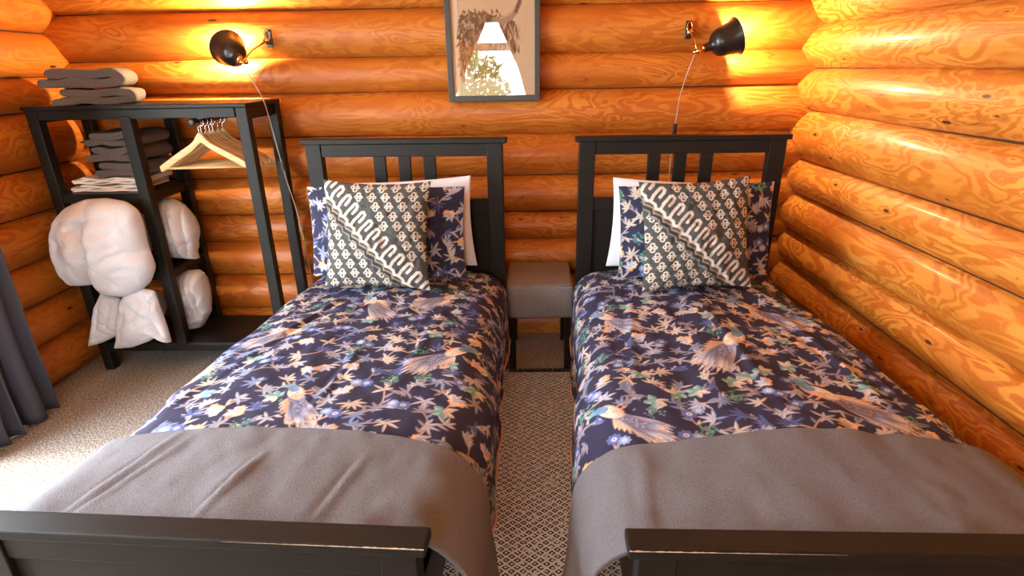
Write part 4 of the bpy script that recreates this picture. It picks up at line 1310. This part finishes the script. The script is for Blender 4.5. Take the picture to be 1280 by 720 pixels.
def shrub(label, loc, r, h, seed):
    rnd = random.Random(seed)
    t = thing('garden_shrub', label, 'shrub', loc, 0, 'shrubs outside the window')
    bm = bmesh.new()
    for k in range(1700):
        th = rnd.uniform(0, 2 * PI); ph = math.acos(rnd.uniform(-1, 1)); q = rnd.uniform(.45, 1.0)
        c = Vector((r * q * math.sin(ph) * math.cos(th), r * q * math.sin(ph) * math.sin(th), h * .5 + .45 * h * q * math.cos(ph)))
        a = Vector((rnd.uniform(-1, 1), rnd.uniform(-1, 1), rnd.uniform(-1, 1))).normalized(); b = a.orthogonal().normalized()
        l = rnd.uniform(.05, .09)
        vs = [bm.verts.new(c + p) for p in (a * l, b * l * .35, -a * l, -b * l * .35)]
        bm.faces.new(vs)
    finish('foliage', bm, m_leaf, t)
    bm = bmesh.new()
    for k in range(5): tube(bm, [(0, 0, 0), (rnd.uniform(-.5, .5) * r, rnd.uniform(-.5, .5) * r, h * .7)], [.02, .006], 6)
    finish('stems', bm, m_rail, t, True)
shrub('leafy green shrub just outside the front window', (-.60, -4.75, -.5), .44, 2.35, 5)
shrub('leafy green shrub by the deck railing outside', (-1.52, -4.85, -.5), .42, 1.9, 6)
# ------------------------------------------------------------------ daylight
wl = bpy.data.worlds.new('daylight'); sc.world = wl; wl.use_nodes = True
bg = wl.node_tree.nodes['Background']
bg.inputs['Color'].default_value = (.86, .94, 1.0, 1); bg.inputs['Strength'].default_value = 47.0
sl = bpy.data.lights.new('hazy_sun', 'SUN'); sl.energy = 9.0; sl.angle = math.radians(14); sl.color = (1, .97, .92)
so = bpy.data.objects.new('hazy_sun', sl); link(so)
sd_ = Vector((math.cos(math.radians(51)) * math.cos(math.radians(14)), math.cos(math.radians(51)) * math.sin(math.radians(14)), -math.sin(math.radians(51))))
so.rotation_euler = sd_.to_track_quat('-Z', 'Y').to_euler()
def portal(name, loc, rot, sx, sy):
    l = bpy.data.lights.new(name, 'AREA'); l.shape = 'RECTANGLE'; l.size = sx; l.size_y = sy; l.cycles.is_portal = True
    o = bpy.data.objects.new(name, l); link(o); o.location = loc; o.rotation_euler = rot
portal('window_portal_side', (-2.56, -1.775, 1.18), (PI / 2, 0, -PI / 2), 1.95, 1.88)
portal('fill_window_portal', (-2.0, FRONT - .08, 1.35), (PI / 2, 0, 0), .40, 1.5)  # sky portal of the added fill window
portal('window_portal_front_c', (-.43, FRONT - .08, 1.55), (PI / 2, 0, 0), .9, .85)

# ------------------------------------------------------------------ camera
f, D, h, yaw, pit, rol, py = 751.503, 2.8912, 1.4987, .0298, .4042, -.0184, 45.6974
fw = Vector((-math.sin(yaw) * math.cos(pit), math.cos(yaw) * math.cos(pit), -math.sin(pit)))
rt = Vector((math.cos(yaw), math.sin(yaw), 0)); up = rt.cross(fw)
r2 = rt * math.cos(rol) + up * math.sin(rol); u2 = up * math.cos(rol) - rt * math.sin(rol)
cam = bpy.data.cameras.new('camera'); cam.sensor_fit = 'HORIZONTAL'; cam.sensor_width = 36; cam.lens = f / 1280 * 36
cam.shift_y = py / 1280; cam.clip_start = .02; cam.clip_end = 60
co = bpy.data.objects.new('camera', cam); COL.objects.link(co)
Mx = Matrix((r2, u2, -fw)).transposed().to_4x4(); Mx.translation = (0, -D, h); co.matrix_world = Mx
sc.camera = co

sc.view_settings.view_transform = 'Standard'; sc.view_settings.look = 'None'; sc.view_settings.gamma = 1; sc.view_settings.exposure = -0.45
sc.view_settings.use_curve_mapping = False
cy = sc.cycles
cy.use_denoising = True; cy.max_bounces = 9; cy.diffuse_bounces = 5; cy.glossy_bounces = 4; cy.transparent_max_bounces = 12; cy.transmission_bounces = 4
cy.caustics_reflective = False; cy.caustics_refractive = False; cy.sample_clamp_indirect = 8
